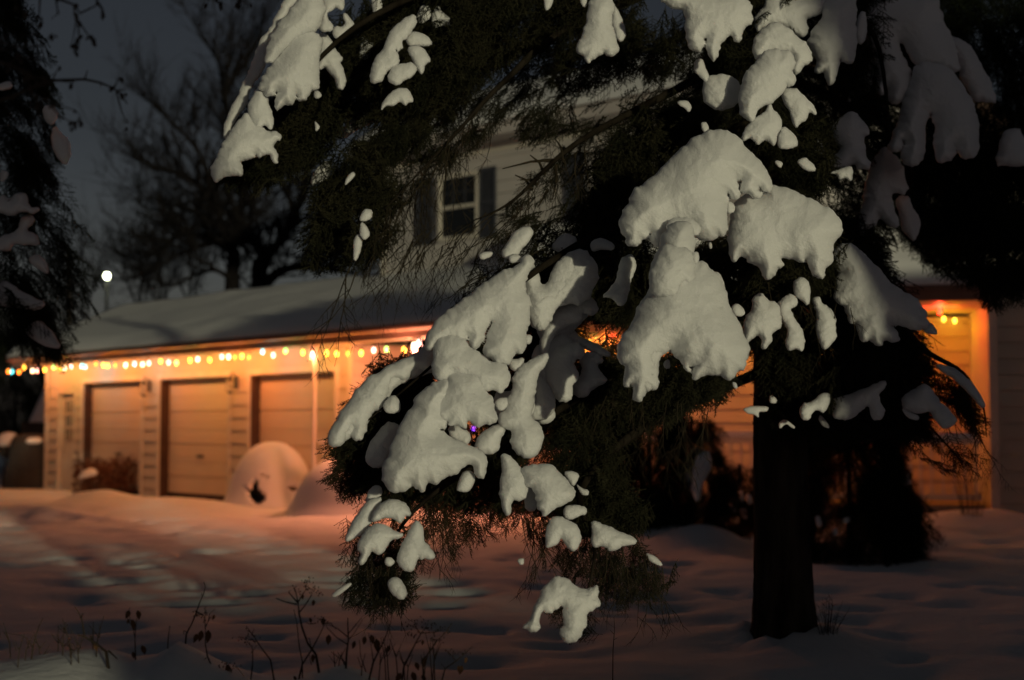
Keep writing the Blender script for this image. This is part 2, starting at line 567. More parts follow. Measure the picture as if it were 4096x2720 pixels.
NEEDLES = [
    # bough, polygon (photo px), D range, count, options
    ('farleft', [(1290, 130), (1450, 60), (1600, -60), (2050, -60), (1900, 220), (1680, 380), (1500, 460), (1350, 470), (1270, 560), (1180, 620), (1080, 640), (900, 720), (880, 700), (1000, 560), (1150, 420), (1270, 300)], 7.5, 8.4, 520, {}),
    ('farleft', [(1020, 450), (1250, 330), (1330, 520), (1280, 600), (1100, 690), (900, 740), (880, 690)], 7.35, 7.8, 110, dict(smin=.6, smax=1.0)),
    ('topleft', [(1600, -60), (2360, -60), (2330, 60), (2180, 150), (1980, 260), (1830, 420), (1700, 520), (1600, 560), (1500, 500), (1500, 200)], 7.8, 8.8, 520, {}),
    ('topleft', [(1260, 720), (1400, 640), (1520, 660), (1560, 800), (1530, 980), (1450, 1060), (1380, 1020), (1260, 1080), (1235, 960)], 7.4, 7.9, 150, dict(out=.3)),
    ('topleft', [(1400, 560), (1720, 500), (1680, 580), (1560, 640), (1420, 640)], 7.5, 8.0, 80, dict(smin=.4, smax=.8)),
    ('mid', [(2250, 180), (2500, 250), (2800, 270), (2900, 420), (2700, 560), (2500, 700), (2300, 620), (2120, 520), (1960, 520), (2050, 350)], 8.0, 9.0, 62, dict(out=.9, down=.3, smin=.4, smax=.75)),
    ('mid', [(2050, 420), (2320, 470), (2250, 560), (2080, 560)], 7.9, 8.3, 26, dict(out=.8, smin=.4, smax=.7)),
    ('mid', [(2300, -60), (2560, -60), (2480, 60), (2700, 120), (2900, 60), (2900, 250), (2700, 300), (2450, 270), (2300, 160)], 7.8, 8.8, 110, {}),
    ('mid', [(2380, 640), (2700, 420), (2900, 420), (2900, 640), (2650, 780), (2550, 930), (2450, 1000), (2300, 960), (2330, 800)], 7.3, 8.6, 330, {}),
    ('mid', [(1960, 960), (2080, 850), (2240, 800), (2340, 900), (2300, 1000), (2150, 980), (2080, 1050)], 7.3, 7.9, 34, dict(out=.8, down=.3, smin=.4, smax=.7)),
    ('front', [(2350, 980), (2560, 960), (2620, 1100), (2520, 1300), (2450, 1420), (2330, 1320), (2250, 1200), (2200, 1020)], 7.1, 8.0, 210, {}),
    ('front', [(2450, 1420), (2560, 1500), (2750, 1440), (2880, 1460), (2920, 1540), (2860, 1570), (2740, 1590), (2640, 1680), (2420, 1720), (2250, 1720), (2230, 1600), (2350, 1480)], 6.9, 7.9, 320, {}),
    ('top', [(2850, -60), (3150, -60), (3100, 300), (3250, 500), (3250, 800), (3100, 760), (2950, 520), (2760, 560), (2800, 300)], 7.6, 9.2, 420, {}),
    ('top', [(3100, -60), (3550, -60), (3550, 300), (3450, 700), (3250, 760), (3200, 450)], 8.3, 9.4, 300, {}),
    ('top', [(3000, 500), (3300, 480), (3340, 720), (3200, 760), (3080, 640)], 7.2, 7.7, 70, {}),
    ('right', [(2900, 950), (3350, 920), (3420, 1150), (3560, 1400), (3500, 1560), (3240, 1620), (3090, 1560), (3010, 1340), (2780, 1160), (2720, 980)], 7.4, 9.2, 560, {}),
    ('right', [(2960, 1000), (3350, 980), (3300, 1120), (3180, 1160), (2960, 1080)], 7.05, 7.4, 60, {}),
    ('sideright', [(3300, 820), (3500, 900), (3560, 1050), (3650, 1300), (3680, 1500), (3500, 1560), (3400, 1300), (3300, 1050)], 8.0, 9.2, 280, {}),
    ('sideright', [(3560, 1300), (3680, 1330), (3700, 1420), (3680, 1640), (3560, 1640), (3420, 1560)], 8.0, 8.6, 130, {}),
    ('sideright', [(3690, 1420), (3780, 1480), (3880, 1560), (3940, 1680), (3930, 1740), (3840, 1640), (3740, 1560)], 7.9, 8.3, 46, dict(out=.9, smin=.4, smax=.7)),
    ('lowright', [(3080, 1500), (3300, 1480), (3650, 1560), (3720, 1640), (3660, 1720), (3540, 1700), (3300, 1740), (3090, 1660)], 7.9, 9.0, 330, {}),
    ('lowright', [(3560, 1640), (3780, 1740), (3930, 1820), (3980, 1870), (3900, 1900), (3800, 1880), (3660, 1800), (3540, 1740)], 7.9, 8.3, 30, dict(smin=.35, smax=.65, out=.7)),
    ('left', [(1500, 1480), (1720, 1450), (1680, 1560), (1560, 1740), (1450, 1760), (1420, 1620)], 6.9, 7.5, 120, {}),
    ('left', [(1900, 1150), (2150, 1000), (2330, 1200), (2300, 1450), (2280, 1720), (2050, 1780), (1960, 1600), (1900, 1400)], 7.0, 8.0, 300, {}),
    ('left', [(1340, 1740), (1480, 1660), (1560, 1700), (1500, 1900), (1420, 1960), (1330, 1900)], 6.6, 7.0, 62, dict(out=.8, smin=.55, smax=.95)),
    ('left', [(1700, 1600), (2060, 1560), (2060, 1780), (1900, 1780), (1720, 1740)], 6.9, 7.4, 46, {}),
    ('lowleft', [(1420, 1900), (1560, 1900), (1860, 1850), (2020, 1760), (2100, 1800), (2060, 2020), (1900, 2030), (1700, 2020), (1560, 2040), (1480, 1980)], 6.4, 7.2, 200, dict(down=.5, out=.3, smin=.4, smax=.8)),
    ('lowleft', [(1400, 2080), (1520, 2040), (1700, 2080), (1760, 2180), (1660, 2280), (1560, 2330), (1420, 2300), (1370, 2200)], 6.3, 6.7, 46, dict(smin=.35, smax=.65)),
    ('lowleft', [(1420, 2260), (1620, 2260), (1630, 2380), (1560, 2440), (1440, 2430), (1370, 2370)], 6.2, 6.6, 26, dict(smin=.35, smax=.65, out=.7)),
    ('lowleft', [(1730, 2050), (2000, 2060), (2000, 2130), (1860, 2160), (1740, 2120)], 6.6, 7.1, 16, dict(smin=.35, smax=.6, down=1.0, out=.1)),
    ('lowmid', [(1980, 1780), (2260, 1720), (2480, 1780), (2460, 2000), (2330, 2040), (2180, 2030), (2010, 2030)], 6.5, 7.4, 170, dict(smin=.4, smax=.8)),
    ('lowmid', [(2160, 2040), (2420, 2060), (2500, 2150), (2560, 2230), (2520, 2330), (2380, 2330), (2200, 2300), (2080, 2240)], 6.2, 6.8, 30, dict(smin=.35, smax=.65)),
    ('lowmid', [(2400, 2200), (2580, 2200), (2680, 2300), (2620, 2380), (2500, 2400), (2380, 2380)], 6.3, 6.7, 22, dict(smin=.35, smax=.65, out=.2)),
    ('lowmid', [(2180, 2380), (2340, 2400), (2360, 2520), (2280, 2550), (2180, 2460)], 6.1, 6.4, 14, dict(smin=.3, smax=.55)),
    ('lowmid', [(2200, 2000), (2260, 1920), (2480, 1960), (2560, 2080), (2480, 2110), (2280, 2080)], 6.45, 6.8, 60, {}),
    ('lowleft', [(1390, 2150), (1560, 2120), (1660, 2250), (1640, 2400), (1500, 2470), (1360, 2410), (1340, 2370), (1440, 2280)], 6.25, 6.6, 58, dict(smin=.22, smax=.42, out=.3, down=.8)),
    ('lowmid', [(2120, 2180), (2330, 2120), (2560, 2200), (2690, 2330), (2640, 2420), (2480, 2440), (2360, 2360), (2200, 2320)], 6.2, 6.65, 56, dict(smin=.22, smax=.42, out=.2, down=.8)),
    ('lowmid', [(1960, 2070), (2240, 2080), (2160, 2200), (2060, 2180)], 6.4, 6.8, 22, dict(smin=.25, smax=.42, out=.1, down=1.0)),
    ('lowleft', [(1700, 2060), (2010, 2070), (1990, 2200), (1800, 2230)], 6.5, 6.9, 30, dict(smin=.25, smax=.45, out=.1, down=1.0)),
    ('left', [(1340, 1780), (1480, 1700), (1500, 1900), (1380, 1990), (1325, 1960)], 6.7, 7.0, 40, dict(smin=.22, smax=.42, out=.6)),
    ('topleft', [(2360, 40), (2430, 120), (2120, 350), (1920, 560), (1720, 720), (1560, 850), (1490, 810), (1650, 620), (1850, 420)], 7.7, 8.2, 120, dict(smin=.35, smax=.7)),
    ('mid', [(2900, 280), (2900, 420), (2500, 560), (2220, 740), (2080, 860), (1970, 900), (2000, 820), (2250, 590), (2600, 400)], 7.6, 8.2, 95, dict(smin=.3, smax=.6)),
    ('mid', [(2300, 60), (2560, 40), (2560, 200), (2400, 330), (2200, 380), (2180, 260)], 8.0, 8.8, 80, dict(smin=.4, smax=.8)),
]
for i, (b, poly, d0, d1, n, kw) in enumerate(NEEDLES):
    needles(b, poly, d0, d1, n, seed=i, **kw)


# ---- thin bare hanging twigs
def hanging_twig(mb, p, L, rng, r=0.0035, depth=0, dirv=None):
    d = Vector(dirv) if dirv is not None else Vector((rng.uniform(-.5, .2), rng.uniform(-.3, .3), -1))
    d.normalize()
    n = 6
    P = [Vector(p)]
    for i in range(n):
        d = (d + Vector((rng.uniform(-.28, .28), rng.uniform(-.2, .2), rng.uniform(-.3, .1)))).normalized()
        P.append(P[-1] + d * (L / n))
    mb.tube(P, [r * (1 - 0.75 * i / n) for i in range(n + 1)], 4, cap=False)
    if depth < 2:
        for i in range(1, n):
            if rng.random() < 0.75:
                s = rng.choice((-1, 1))
                dd = (P[i + 1] - P[i]).normalized() + Vector((s * rng.uniform(.4, 1.0), rng.uniform(-.4, .4), rng.uniform(-.3, .2)))
                hanging_twig(mb, P[i], L * rng.uniform(.28, .5), rng, r * 0.6, depth + 1, dd)


rng_ = random.Random(5)


def twig_row(bough, a, b, n, lmin, lmax, D0, D1, seed, dirv=None, r=0.0035):
    rng = random.Random(seed)
    mb = MB()
    for i in range(n):
        t = (i + rng.random()) / n
        px, py = a[0] + (b[0] - a[0]) * t, a[1] + (b[1] - a[1]) * t
        hanging_twig(mb, at(px + rng.uniform(-15, 15), py + rng.uniform(-25, 25), rng.uniform(D0, D1)), rng.uniform(lmin, lmax), rng, r, 0, dirv)
    mb.build('twigs', 'twig', BO[bough])


twig_row('topleft', (1950, 420), (1560, 820), 16, .25, .6, 7.6, 7.9, 1)
twig_row('topleft', (1800, 620), (1500, 900), 12, .3, .55, 7.6, 7.9, 2)
twig_row('mid', (2350, 560), (2050, 820), 10, .2, .45, 7.5, 7.8, 3)
twig_row('mid', (2150, 820), (1600, 960), 20, .25, .5, 7.5, 7.8, 4, (-.6, 0, -.6))
twig_row('mid', (2100, 960), (1600, 1000), 14, .25, .45, 7.4, 7.8, 5, (-.5, 0, -.8))
twig_row('mid', (2700, 500), (2200, 650), 12, .2, .4, 8.0, 8.4, 6, (-.6, 0, -.4))
twig_row('topleft', (1440, 1080), (1380, 1090), 3, .5, .62, 7.6, 7.8, 7, (-.25, 0, -1), 0.0045)
twig_row('left', (2200, 1000), (1900, 1120), 9, .2, .35, 7.2, 7.5, 8, (-.9, 0, -.45))
twig_row('lowleft', (1700, 2030), (1800, 2050), 7, .22, .34, 6.5, 6.8, 9, (.1, 0, -1), 0.003)
twig_row('lowmid', (2080, 2060), (2200, 2080), 9, .2, .36, 6.4, 6.7, 10, (.05, 0, -1), 0.003)
twig_row('lowmid', (2300, 2150), (2640, 2250), 16, .2, .36, 6.3, 6.6, 11, (.25, 0, -1), 0.003)
twig_row('lowleft', (1440, 2120), (1620, 2300), 10, .2, .3, 6.3, 6.6, 12, (-.2, 0, -1), 0.003)
twig_row('front', (2380, 1500), (2850, 1650), 16, .2, .4, 6.7, 7.2, 13, (-.1, 0, -1), 0.003)
twig_row('right', (3000, 1080), (3400, 1250), 10, .2, .35, 7.2, 7.6, 14, (0, 0, -1), 0.003)
twig_row('sideright', (3600, 1450), (3900, 1700), 12, .2, .4, 8.0, 8.3, 15, (.4, 0, -.8), 0.003)
# side branches standing off the two dark limbs in front of the wall
mb = MB()
for a in ((2225, 640, 2010, 675), (2225, 660, 2210, 800), (2250, 640, 2225, 560), (2150, 740, 2080, 720), (2180, 700, 2120, 620), (2130, 760, 2060, 700), (2190, 760, 2150, 830)):
    P0, P1 = at(a[0], a[1], 7.75), at(a[2], a[3], 7.7)
    M = (P0 + P1) / 2 + Vector((0.01, 0, 0.015))
    mb.tube([P0, M, P1], [0.010, 0.007, 0.003], 5)
mb.build('twigs', 'twig', BO['mid'])

# ---- snow lumps (tile letter, outline, D, bough, thickness cap, tilt)
LUMPS = [
    # far left, top
    ('A', '640 -60 755 -40 778 40 770 110 735 185 620 215 560 280 480 340 455 385 415 390 415 340 440 250 480 180 520 120 580 60', 7.40, 'farleft', .16),
    ('A', '770 -30 900 -20 905 50 880 68 850 40 830 70 800 75 790 110 835 160 830 190 780 195 745 180 775 100', 7.62, 'farleft', .08),
    ('A', '905 75 930 100 968 150 950 175 915 195 890 240 850 240 832 200 850 165 890 175 915 150 900 105', 7.65, 'farleft', .06),
    ('A', '610 215 700 200 745 225 755 270 735 340 738 430 748 500 735 550 700 555 665 615 625 628 618 590 595 615 580 655 550 655 530 640 490 690 470 680 480 630 500 575 475 565 460 600 420 600 405 560 380 560 385 510 440 440 480 380 540 290', 7.28, 'farleft', .17),
    ('A', '745 200 800 230 830 270 860 330 895 375 870 400 900 450 915 530 890 563 860 550 850 490 815 450 790 415 750 440 735 380 740 300', 7.60, 'farleft', .09),
    ('A', '385 535 415 600 430 660 450 720 455 790 435 805 405 770 365 805 340 780 300 700 310 640 350 580', 7.25, 'farleft', .11),
    ('A', '290 705 330 780 400 830 450 845 480 825 510 865 465 880 450 920 480 960 493 1015 460 1010 440 960 410 960 370 978 340 960 335 990 290 1000 240 1010 265 1060 262 1105 210 1090 150 1100 110 1145 75 1125 80 1060 100 1005 140 930 180 850 240 770', 7.15, 'farleft', .13),
    ('A', '640 -30 560 60 490 160 430 250 410 400 350 490 300 560 290 640 200 780 160 870 145 850 170 750 240 600 310 460 340 360 380 260 470 140 520 0', 7.75, 'farleft', .10),
    ('A', '720 565 750 575 765 605 735 622 710 605', 7.5, 'farleft', .05),
    ('A', '715 755 735 770 755 800 725 828 722 790', 7.4, 'farleft', .04),
    ('A', '790 1000 820 1060 800 1120 740 1150 700 1170 705 1100 740 1050', 7.9, 'topleft', .08),
    ('A', '960 1070 975 1100 940 1140 905 1165 920 1110', 7.5, 'topleft', .04),
    ('A', '1320 90 1360 110 1330 190 1295 230 1265 260 1270 300 1240 320 1215 300 1250 370 1235 410 1170 435 1150 500 1075 525 1070 470 1090 400 1130 330 1170 280 1185 220 1240 160', 7.30, 'topleft', .10),
    ('A', '1310 200 1360 200 1430 230 1460 275 1420 290 1360 290 1310 290 1290 250', 7.42, 'topleft', .08),
    ('A', '1300 300 1350 280 1410 310 1447 380 1410 405 1400 450 1385 463 1355 420 1330 360', 7.30, 'topleft', .08),
    ('A', '1215 410 1290 400 1330 390 1360 430 1330 480 1280 500 1240 535 1195 520 1175 490 1190 450', 7.22, 'topleft', .09),
    ('A', '1200 580 1250 555 1310 560 1340 640 1300 640 1285 665 1255 630 1215 665 1165 660 1135 690 1145 650', 7.15, 'topleft', .07),
    ('A', '1020 225 1055 250 1095 280 1065 310 1060 370 1000 370 1005 290', 7.85, 'topleft', .06),
    ('A', '1390 30 1440 40 1450 110 1385 155 1355 110', 7.9, 'topleft', .06),
    ('A', '1490 30 1520 90 1580 120 1570 170 1510 160 1465 180 1450 100', 7.9, 'topleft', .07),
    ('A', '1070 -20 1130 -20 1145 40 1120 85 1085 85', 7.85, 'topleft', .06),
    ('A', '920 660 1000 640 1030 680 1130 650 1150 700 1080 760 1000 800 900 870 900 820 930 770', 8.3, 'topleft', .07),
    ('A', '1040 1305 1085 1320 1075 1370 1030 1390 1000 1380 1010 1340', 7.3, 'topleft', .05),
    ('A', '1010 1385 1040 1410 1070 1470 1030 1510 1000 1470', 7.28, 'topleft', .05),
    ('A', '990 1460 1015 1500 1010 1560 985 1640 960 1620 965 1510', 7.27, 'topleft', .045),
    # top centre
    ('B', '880 20 920 -30 1010 -20 1020 60 1010 160 1030 230 1050 290 1045 330 1000 355 960 325 910 355 885 360 860 390 840 350 800 340 800 300 830 230 860 150', 7.35, 'top', .12),
    ('B', '1015 20 1050 60 1110 210 1070 270 1040 220 1015 150', 7.75, 'top', .06),
    ('B', '590 -20 650 -20 640 30 605 75 590 40', 7.5, 'mid', .05),
    ('B', '810 -20 860 -20 855 50 830 40', 7.5, 'mid', .04),
    ('J', '-70 0 10 30 40 30 60 110 60 170 75 210 110 225 130 200 140 160 150 210 165 250 185 265 190 220 225 160 270 150 280 190 295 160 300 120 350 100 345 50 310 -20 0 -40', 7.25, 'top', .18),
    ('J', '95 270 125 260 140 300 160 350 145 375 120 345 90 320', 7.35, 'top', .05),
    ('C', '640 5 700 0 735 40 715 80 690 50 650 30', 7.35, 'mid', .04),
    ('D', '300 145 360 165 430 210 490 260 545 345 530 395 490 410 450 470 420 440 430 370 390 320 310 315 270 320 240 350 200 360 175 310 190 240 230 190', 7.30, 'top', .12),
    ('D', '270 320 350 315 410 340 440 400 410 450 435 490 410 540 375 530 370 560 310 610 290 645 235 655 190 700 165 765 120 735 95 690 90 650 105 560 130 470 190 400', 7.08, 'top', .15),
    ('D', '370 560 440 550 480 590 520 630 560 670 578 720 550 710 525 690 510 750 465 770 450 805 425 770 410 700 375 650 360 600', 7.12, 'top', .09),
    ('D', '280 640 310 700 345 740 350 800 330 840 305 925 275 880 235 880 205 905 190 875 150 850 115 880 110 840 140 790 180 750 240 720 270 690', 6.98, 'top', .10),
    ('D', '365 790 420 830 465 905 410 930 340 930 330 890 340 830', 6.98, 'top', .08),
    ('D', '560 850 610 880 630 940 600 970 560 955 530 890', 7.9, 'top', .07),
    ('D', '500 985 540 1020 575 1070 520 1078 480 1050 450 1010', 7.2, 'top', .05),
    ('D', '320 1000 365 1020 350 1060 310 1020', 7.2, 'top', .03),
    ('C', '790 140 820 135 842 180 820 210 795 185', 7.1, 'front', .05),
    # big centre pair
    ('C', '880 205 970 210 1010 250 1060 310 1130 360 1190 440 1215 510 1225 555 1170 560 1145 540 1165 600 1120 600 1100 570 1045 565 1030 490 1020 490 1025 590 1000 620 960 590 940 580 945 680 940 740 945 800 925 850 895 830 870 870 830 880 760 850 720 800 680 770 610 770 570 800 545 830 550 880 525 910 490 880 475 800 450 860 405 870 400 910 335 900 330 840 300 830 290 770 310 710 350 650 370 590 430 540 510 490 570 420 660 330 740 260 810 215', 6.65, 'front', .22),
    ('C', '950 620 1005 660 1000 700 960 715 945 680', 6.68, 'front', .05),
    ('S', '2947 802 2995 786 3059 786 3088 744 3148 763 3206 789 3257 815 3301 840 3321 848 3352 884 3366 929 3339 947 3330 973 3317 1000 3321 1045 3294 1063 3285 1112 3267 1107 3250 1063 3223 1027 3205 1045 3178 1027 3125 1018 3111 1036 3125 1063 3098 1072 3089 1107 3062 1103 3040 1063 3004 1045 3000 1018 2964 1009 2933 1045 2928 1009 2919 947 2928 902', 6.74, 'right', .20),
    ('F', '770 0 870 -10 890 60 895 130 885 190 915 250 960 240 1010 290 1050 330 1090 440 1110 500 1150 590 1190 650 1215 720 1240 790 1235 820 1210 830 1220 890 1170 900 1130 970 1100 960 1080 910 1050 940 1000 920 960 930 920 960 905 930 900 870 880 910 850 880 820 830 780 800 750 770 735 790 690 810 670 860 665 940 660 1030 620 1020 590 1040 560 1095 535 1080 540 1000 510 980 470 1015 480 950 490 870 450 850 435 800 450 730 490 670 540 590 570 500 620 440 640 400 630 340 650 260 670 200 700 150 710 80', 6.14, 'front', .22),
    ('F', '700 150 760 120 870 160 905 230 900 330 870 380 840 350 820 440 740 470 640 430 630 340 650 260', 6.18, 'front', .17),
    ('F', '1020 290 1060 300 1095 370 1105 450 1080 430 1050 380 1015 330', 6.28, 'front', .05),
    ('F', '560 560 640 470 720 500 740 640 700 800 660 900 640 1020 590 1030 545 990 560 860 520 760', 6.08, 'front', .14),
    ('F', '920 380 1010 330 1080 470 1130 620 1180 740 1180 860 1090 900 1000 890 930 900 900 800 920 600', 6.11, 'front', .14),
    ('F', '1140 510 1170 490 1210 520 1225 555 1190 575 1160 570 1140 545', 6.75, 'front', .05),
    ('F', '890 180 930 165 938 210 920 245 895 230', 6.26, 'front', .03),
    ('F', '710 860 750 840 755 900 720 900', 6.6, 'front', .03),
    ('F', '990 110 1010 105 1020 145 1000 150', 6.7, 'front', .025),
    ('F', '1140 980 1170 990 1180 1030 1150 1020', 6.6, 'front', .02),
    ('I', '200 390 235 430 290 450 310 500 320 580 260 620 260 670 215 710 220 650 190 620 150 650 120 670 105 610 120 530 160 480 165 410', 7.05, 'right', .11),
    ('I', '295 455 330 420 380 390 415 430 400 465 360 475 390 530 430 580 447 650 445 715 400 705 365 718 345 680 360 620 350 570 310 530', 7.12, 'right', .08),
    ('I', '400 310 440 295 480 330 485 400 470 460 440 430 400 400 385 350', 7.2, 'right', .06),
    ('I', '500 420 540 420 550 455 600 480 630 530 625 600 635 650 590 690 560 710 540 660 520 600 530 500 510 460', 7.3, 'right', .09),
    ('I', '650 120 720 120 780 170 810 210 860 250 920 320 970 370 1050 400 1100 450 1140 500 1150 570 1100 590 1000 560 920 560 990 640 960 660 900 640 885 680 850 650 820 640 790 660 770 620 760 560 720 550 695 490 690 450 650 440 630 390 640 310 670 270 630 230 620 180', 7.5, 'sideright', .16),
    ('I', '1140 570 1180 560 1215 620 1180 625 1130 610', 7.7, 'sideright', .04),
    ('I', '440 1020 490 1015 540 970 590 955 595 1000 570 1070 530 1050 500 1060 480 1105 440 1110 425 1070', 7.6, 'lowright', .07),
    ('I', '630 990 700 975 800 940 910 890 915 920 870 960 880 1010 905 1060 890 1110 845 1110 830 1030 800 1020 760 1070 700 1110 640 1105 612 1080 620 1020', 7.7, 'lowright', .08),
    ('I', '1020 980 1100 920 1150 920 1200 980 1280 1060 1320 1130 1250 1160 1210 1110 1170 1050 1110 1075 1060 1060 1010 1040', 7.9, 'lowright', .08),
    ('I', '1000 1040 1060 1070 1110 1090 1100 1115 1040 1100', 7.85, 'lowright', .04),
    ('I', '540 1080 570 1110 600 1160 560 1150 535 1110', 7.8, 'lowright', .04),
    ('I', '1200 790 1290 810 1380 870 1450 960 1490 1040 1460 1040 1400 960 1310 880 1220 820', 8.05, 'sideright', .04),
    ('I', '260 965 300 995 285 1020 250 1010', 7.9, 'lowright', .03),
    ('I', '100 1045 180 1032 250 1040 240 1060 185 1068 195 1100 165 1080 120 1070', 7.7, 'lowright', .02),
    ('I', '305 1130 340 1105 400 1150 392 1162 345 1128 312 1165', 7.75, 'lowright', .02),
    # left bough
    ('E', '1265 30 1295 60 1280 110 1250 150 1240 220 1260 290 1278 370 1270 450 1245 520 1250 600 1230 640 1195 630 1180 640 1140 710 1085 715 1055 665 1005 655 1010 610 1066 470 1052 440 1028 442 965 590 945 612 915 590 905 530 870 560 760 560 690 600 640 620 650 540 720 450 800 380 920 280 1040 190 1150 140 1220 110', 6.78, 'left', .19),
    ('E', '1250 130 1300 130 1340 230 1400 220 1430 150 1480 60 1560 20 1600 60 1620 180 1560 290 1490 310 1420 330 1400 420 1360 490 1310 460 1275 390 1265 280 1240 200', 7.0, 'left', .13),
    ('E', '690 560 640 610 560 670 460 710 360 760 280 810 210 870 150 960 100 1040 50 1110 25 1180 30 1230 110 1215 120 1170 170 1090 190 1110 170 1150 180 1190 240 1170 260 1080 290 1010 360 1000 400 860 430 790 500 800 570 740 650 760 680 740 700 640', 6.82, 'left', .15),
    ('E', '365 960 430 905 470 950 472 1010 420 1025 375 1015', 6.72, 'left', .07),
    ('E', '690 580 770 545 860 555 910 620 970 660 1050 715 1135 720 1160 800 1130 850 1105 890 1065 865 1020 880 985 855 900 800 800 780 740 820 690 800 680 700', 6.62, 'left', .18),
    ('E', '790 775 900 770 990 800 990 880 1040 920 1060 960 1060 1010 1072 1070 1040 1080 1000 1090 950 1110 930 1060 910 1050 885 1070 880 1120 840 1090 790 1110 775 1060 740 1060 710 1030 720 960 750 860', 6.50, 'left', .15),
    ('E', '720 820 790 800 790 900 740 960 730 1040 755 1070 745 1120 700 1130 760 1170 830 1210 900 1240 960 1265 1000 1320 1000 1370 990 1420 960 1410 950 1340 900 1330 850 1350 820 1400 760 1410 720 1430 690 1460 650 1440 630 1460 610 1510 570 1480 540 1440 510 1500 420 1505 400 1460 370 1430 380 1340 410 1310 420 1230 470 1120 530 1030 580 930 660 860', 6.42, 'left', .20),
    ('E', '770 1110 830 1090 880 1120 915 1160 910 1200 880 1225 840 1200 790 1170', 6.6, 'left', .06),
    ('E', '1110 1095 1130 1130 1095 1180 1095 1240 1060 1280 1000 1275 950 1260 945 1210 980 1150 1050 1110', 6.55, 'left', .09),
    ('E', '1310 690 1380 650 1395 700 1340 760 1320 830 1310 900 1290 960 1280 1050 1330 1080 1365 1140 1360 1220 1310 1300 1240 1290 1165 1230 1190 1130 1130 1110 1090 1080 1100 1040 1150 990 1150 930 1190 890 1180 800 1230 740', 6.62, 'left', .13),
    ('E', '1060 940 1150 920 1160 970 1110 1010 1070 990', 6.62, 'left', .06),
    ('E', '1330 780 1400 840 1440 930 1430 1010 1380 1060 1330 1060 1290 1050 1300 960 1310 870', 6.85, 'left', .10),
    ('E', '1150 680 1200 690 1250 670 1240 730 1195 765 1160 740', 6.75, 'left', .06),
    ('E', '380 1090 430 1090 470 1110 440 1180 400 1280 370 1350 320 1370 260 1340 260 1280 310 1170', 6.75, 'left', .10),
    ('E', '1240 530 1300 530 1290 590 1250 590', 6.75, 'left', .04),
    ('F', '60 750 140 740 215 770 205 830 150 850 150 900 180 950 150 990 130 1020 140 1080 80 1115 20 1070 -20 1000 -20 900 0 830', 6.94, 'left', .12),
    ('F', '190 840 250 790 320 800 330 860 290 880 310 930 355 970 340 990 260 1030 200 1085 140 1050 150 990 210 930', 7.06, 'left', .09),
    ('F', '0 600 30 540 70 490 200 440 270 470 300 530 260 570 200 540 190 600 130 620 60 650 0 720 -20 810 -60 790 -50 680', 7.04, 'left', .11),
    ('F', '50 640 120 640 210 720 320 760 390 820 330 820 230 780 140 740 60 740 40 700', 7.14, 'left', .08),
    ('F', '10 330 60 230 140 180 190 180 220 200 190 260 245 290 210 350 150 360 160 420 70 465 20 430 -20 560 -60 600 -50 430', 7.11, 'left', .13),
    ('F', '110 50 170 90 150 150 80 180 0 140 50 80', 7.36, 'left', .07),
    ('F', '265 100 330 80 400 120 400 155 330 150 270 170 250 130', 7.2, 'front', .06),
    ('F', '450 210 500 185 535 210 535 280 500 340 490 420 470 490 430 510 400 460 370 450 330 450 380 400 420 340 440 270', 6.85, 'front', .08),
    ('B', '330 1560 400 1460 490 1415 520 1460 480 1520 440 1568 430 1600 330 1620', 7.1, 'left', .06),
    ('E', '1145 40 1190 25 1235 45 1225 75 1160 85', 7.0, 'left', .04),
    ('E', '960 30 1000 5 1055 15 1040 45 980 65', 7.15, 'left', .04),
    # low boughs
    ('E', '860 1400 900 1385 940 1410 935 1460 900 1520 830 1510 830 1480', 6.4, 'lowleft', .07),
    ('G', '340 340 300 360 250 420 190 510 150 600 150 640 200 620 290 560 320 480 350 420 400 330', 6.45, 'lowleft', .07),
    ('G', '360 400 430 350 520 350 570 380 600 460 560 450 540 480 520 510 490 480 400 470 370 490 325 500 330 450', 6.38, 'lowleft', .08),
    ('G', '390 505 430 540 480 575 540 580 530 610 460 620 420 680 400 720 370 730 320 700 300 750 250 800 235 780 265 720 220 690 250 620 320 530', 6.30, 'lowleft', .09),
    ('G', '640 485 670 510 680 600 680 640 740 680 765 740 720 760 690 740 670 765 640 730 625 820 570 845 520 810 500 770 530 680 570 620 600 540', 6.28, 'lowleft', .09),
    ('G', '420 750 460 745 490 780 450 815 415 790', 6.28, 'lowleft', .035),
    ('G', '480 885 520 890 560 960 575 1010 540 1048 490 1020 450 980 435 920', 6.22, 'lowleft', .07),
    ('G', '340 250 390 250 400 310 350 340 280 370 300 290', 6.6, 'lowleft', .06),
    ('G', '40 1010 100 960 180 920 185 940 110 1000 60 1030', 6.25, 'lowleft', .02),
    ('H', '180 35 230 40 290 90 310 130 360 190 370 260 350 330 310 350 290 340 265 335 240 380 245 440 225 460 205 430 190 360 175 290 190 170 195 100', 6.40, 'lowmid', .09),
    ('H', '310 130 400 120 500 100 560 140 620 200 690 280 680 330 620 380 560 390 530 430 485 465 470 430 440 390 430 330 400 250 365 240 350 180', 6.36, 'lowmid', .12),
    ('H', '370 250 400 260 430 340 420 420 380 425 350 380 350 330', 6.52, 'lowmid', .06),
    ('H', '615 155 660 140 730 170 700 240 680 250 650 210', 6.55, 'lowmid', .05),
    ('H', '700 230 740 265 795 280 790 315 740 310', 6.55, 'lowmid', .04),
    ('H', '620 400 680 380 775 400 775 450 740 450 660 490 620 460', 6.40, 'lowmid', .06),
    ('H', '540 470 600 465 640 495 700 520 720 560 740 620 720 670 680 705 640 680 610 610 590 600 560 660 500 685 490 630 505 540', 6.30, 'lowmid', .09),
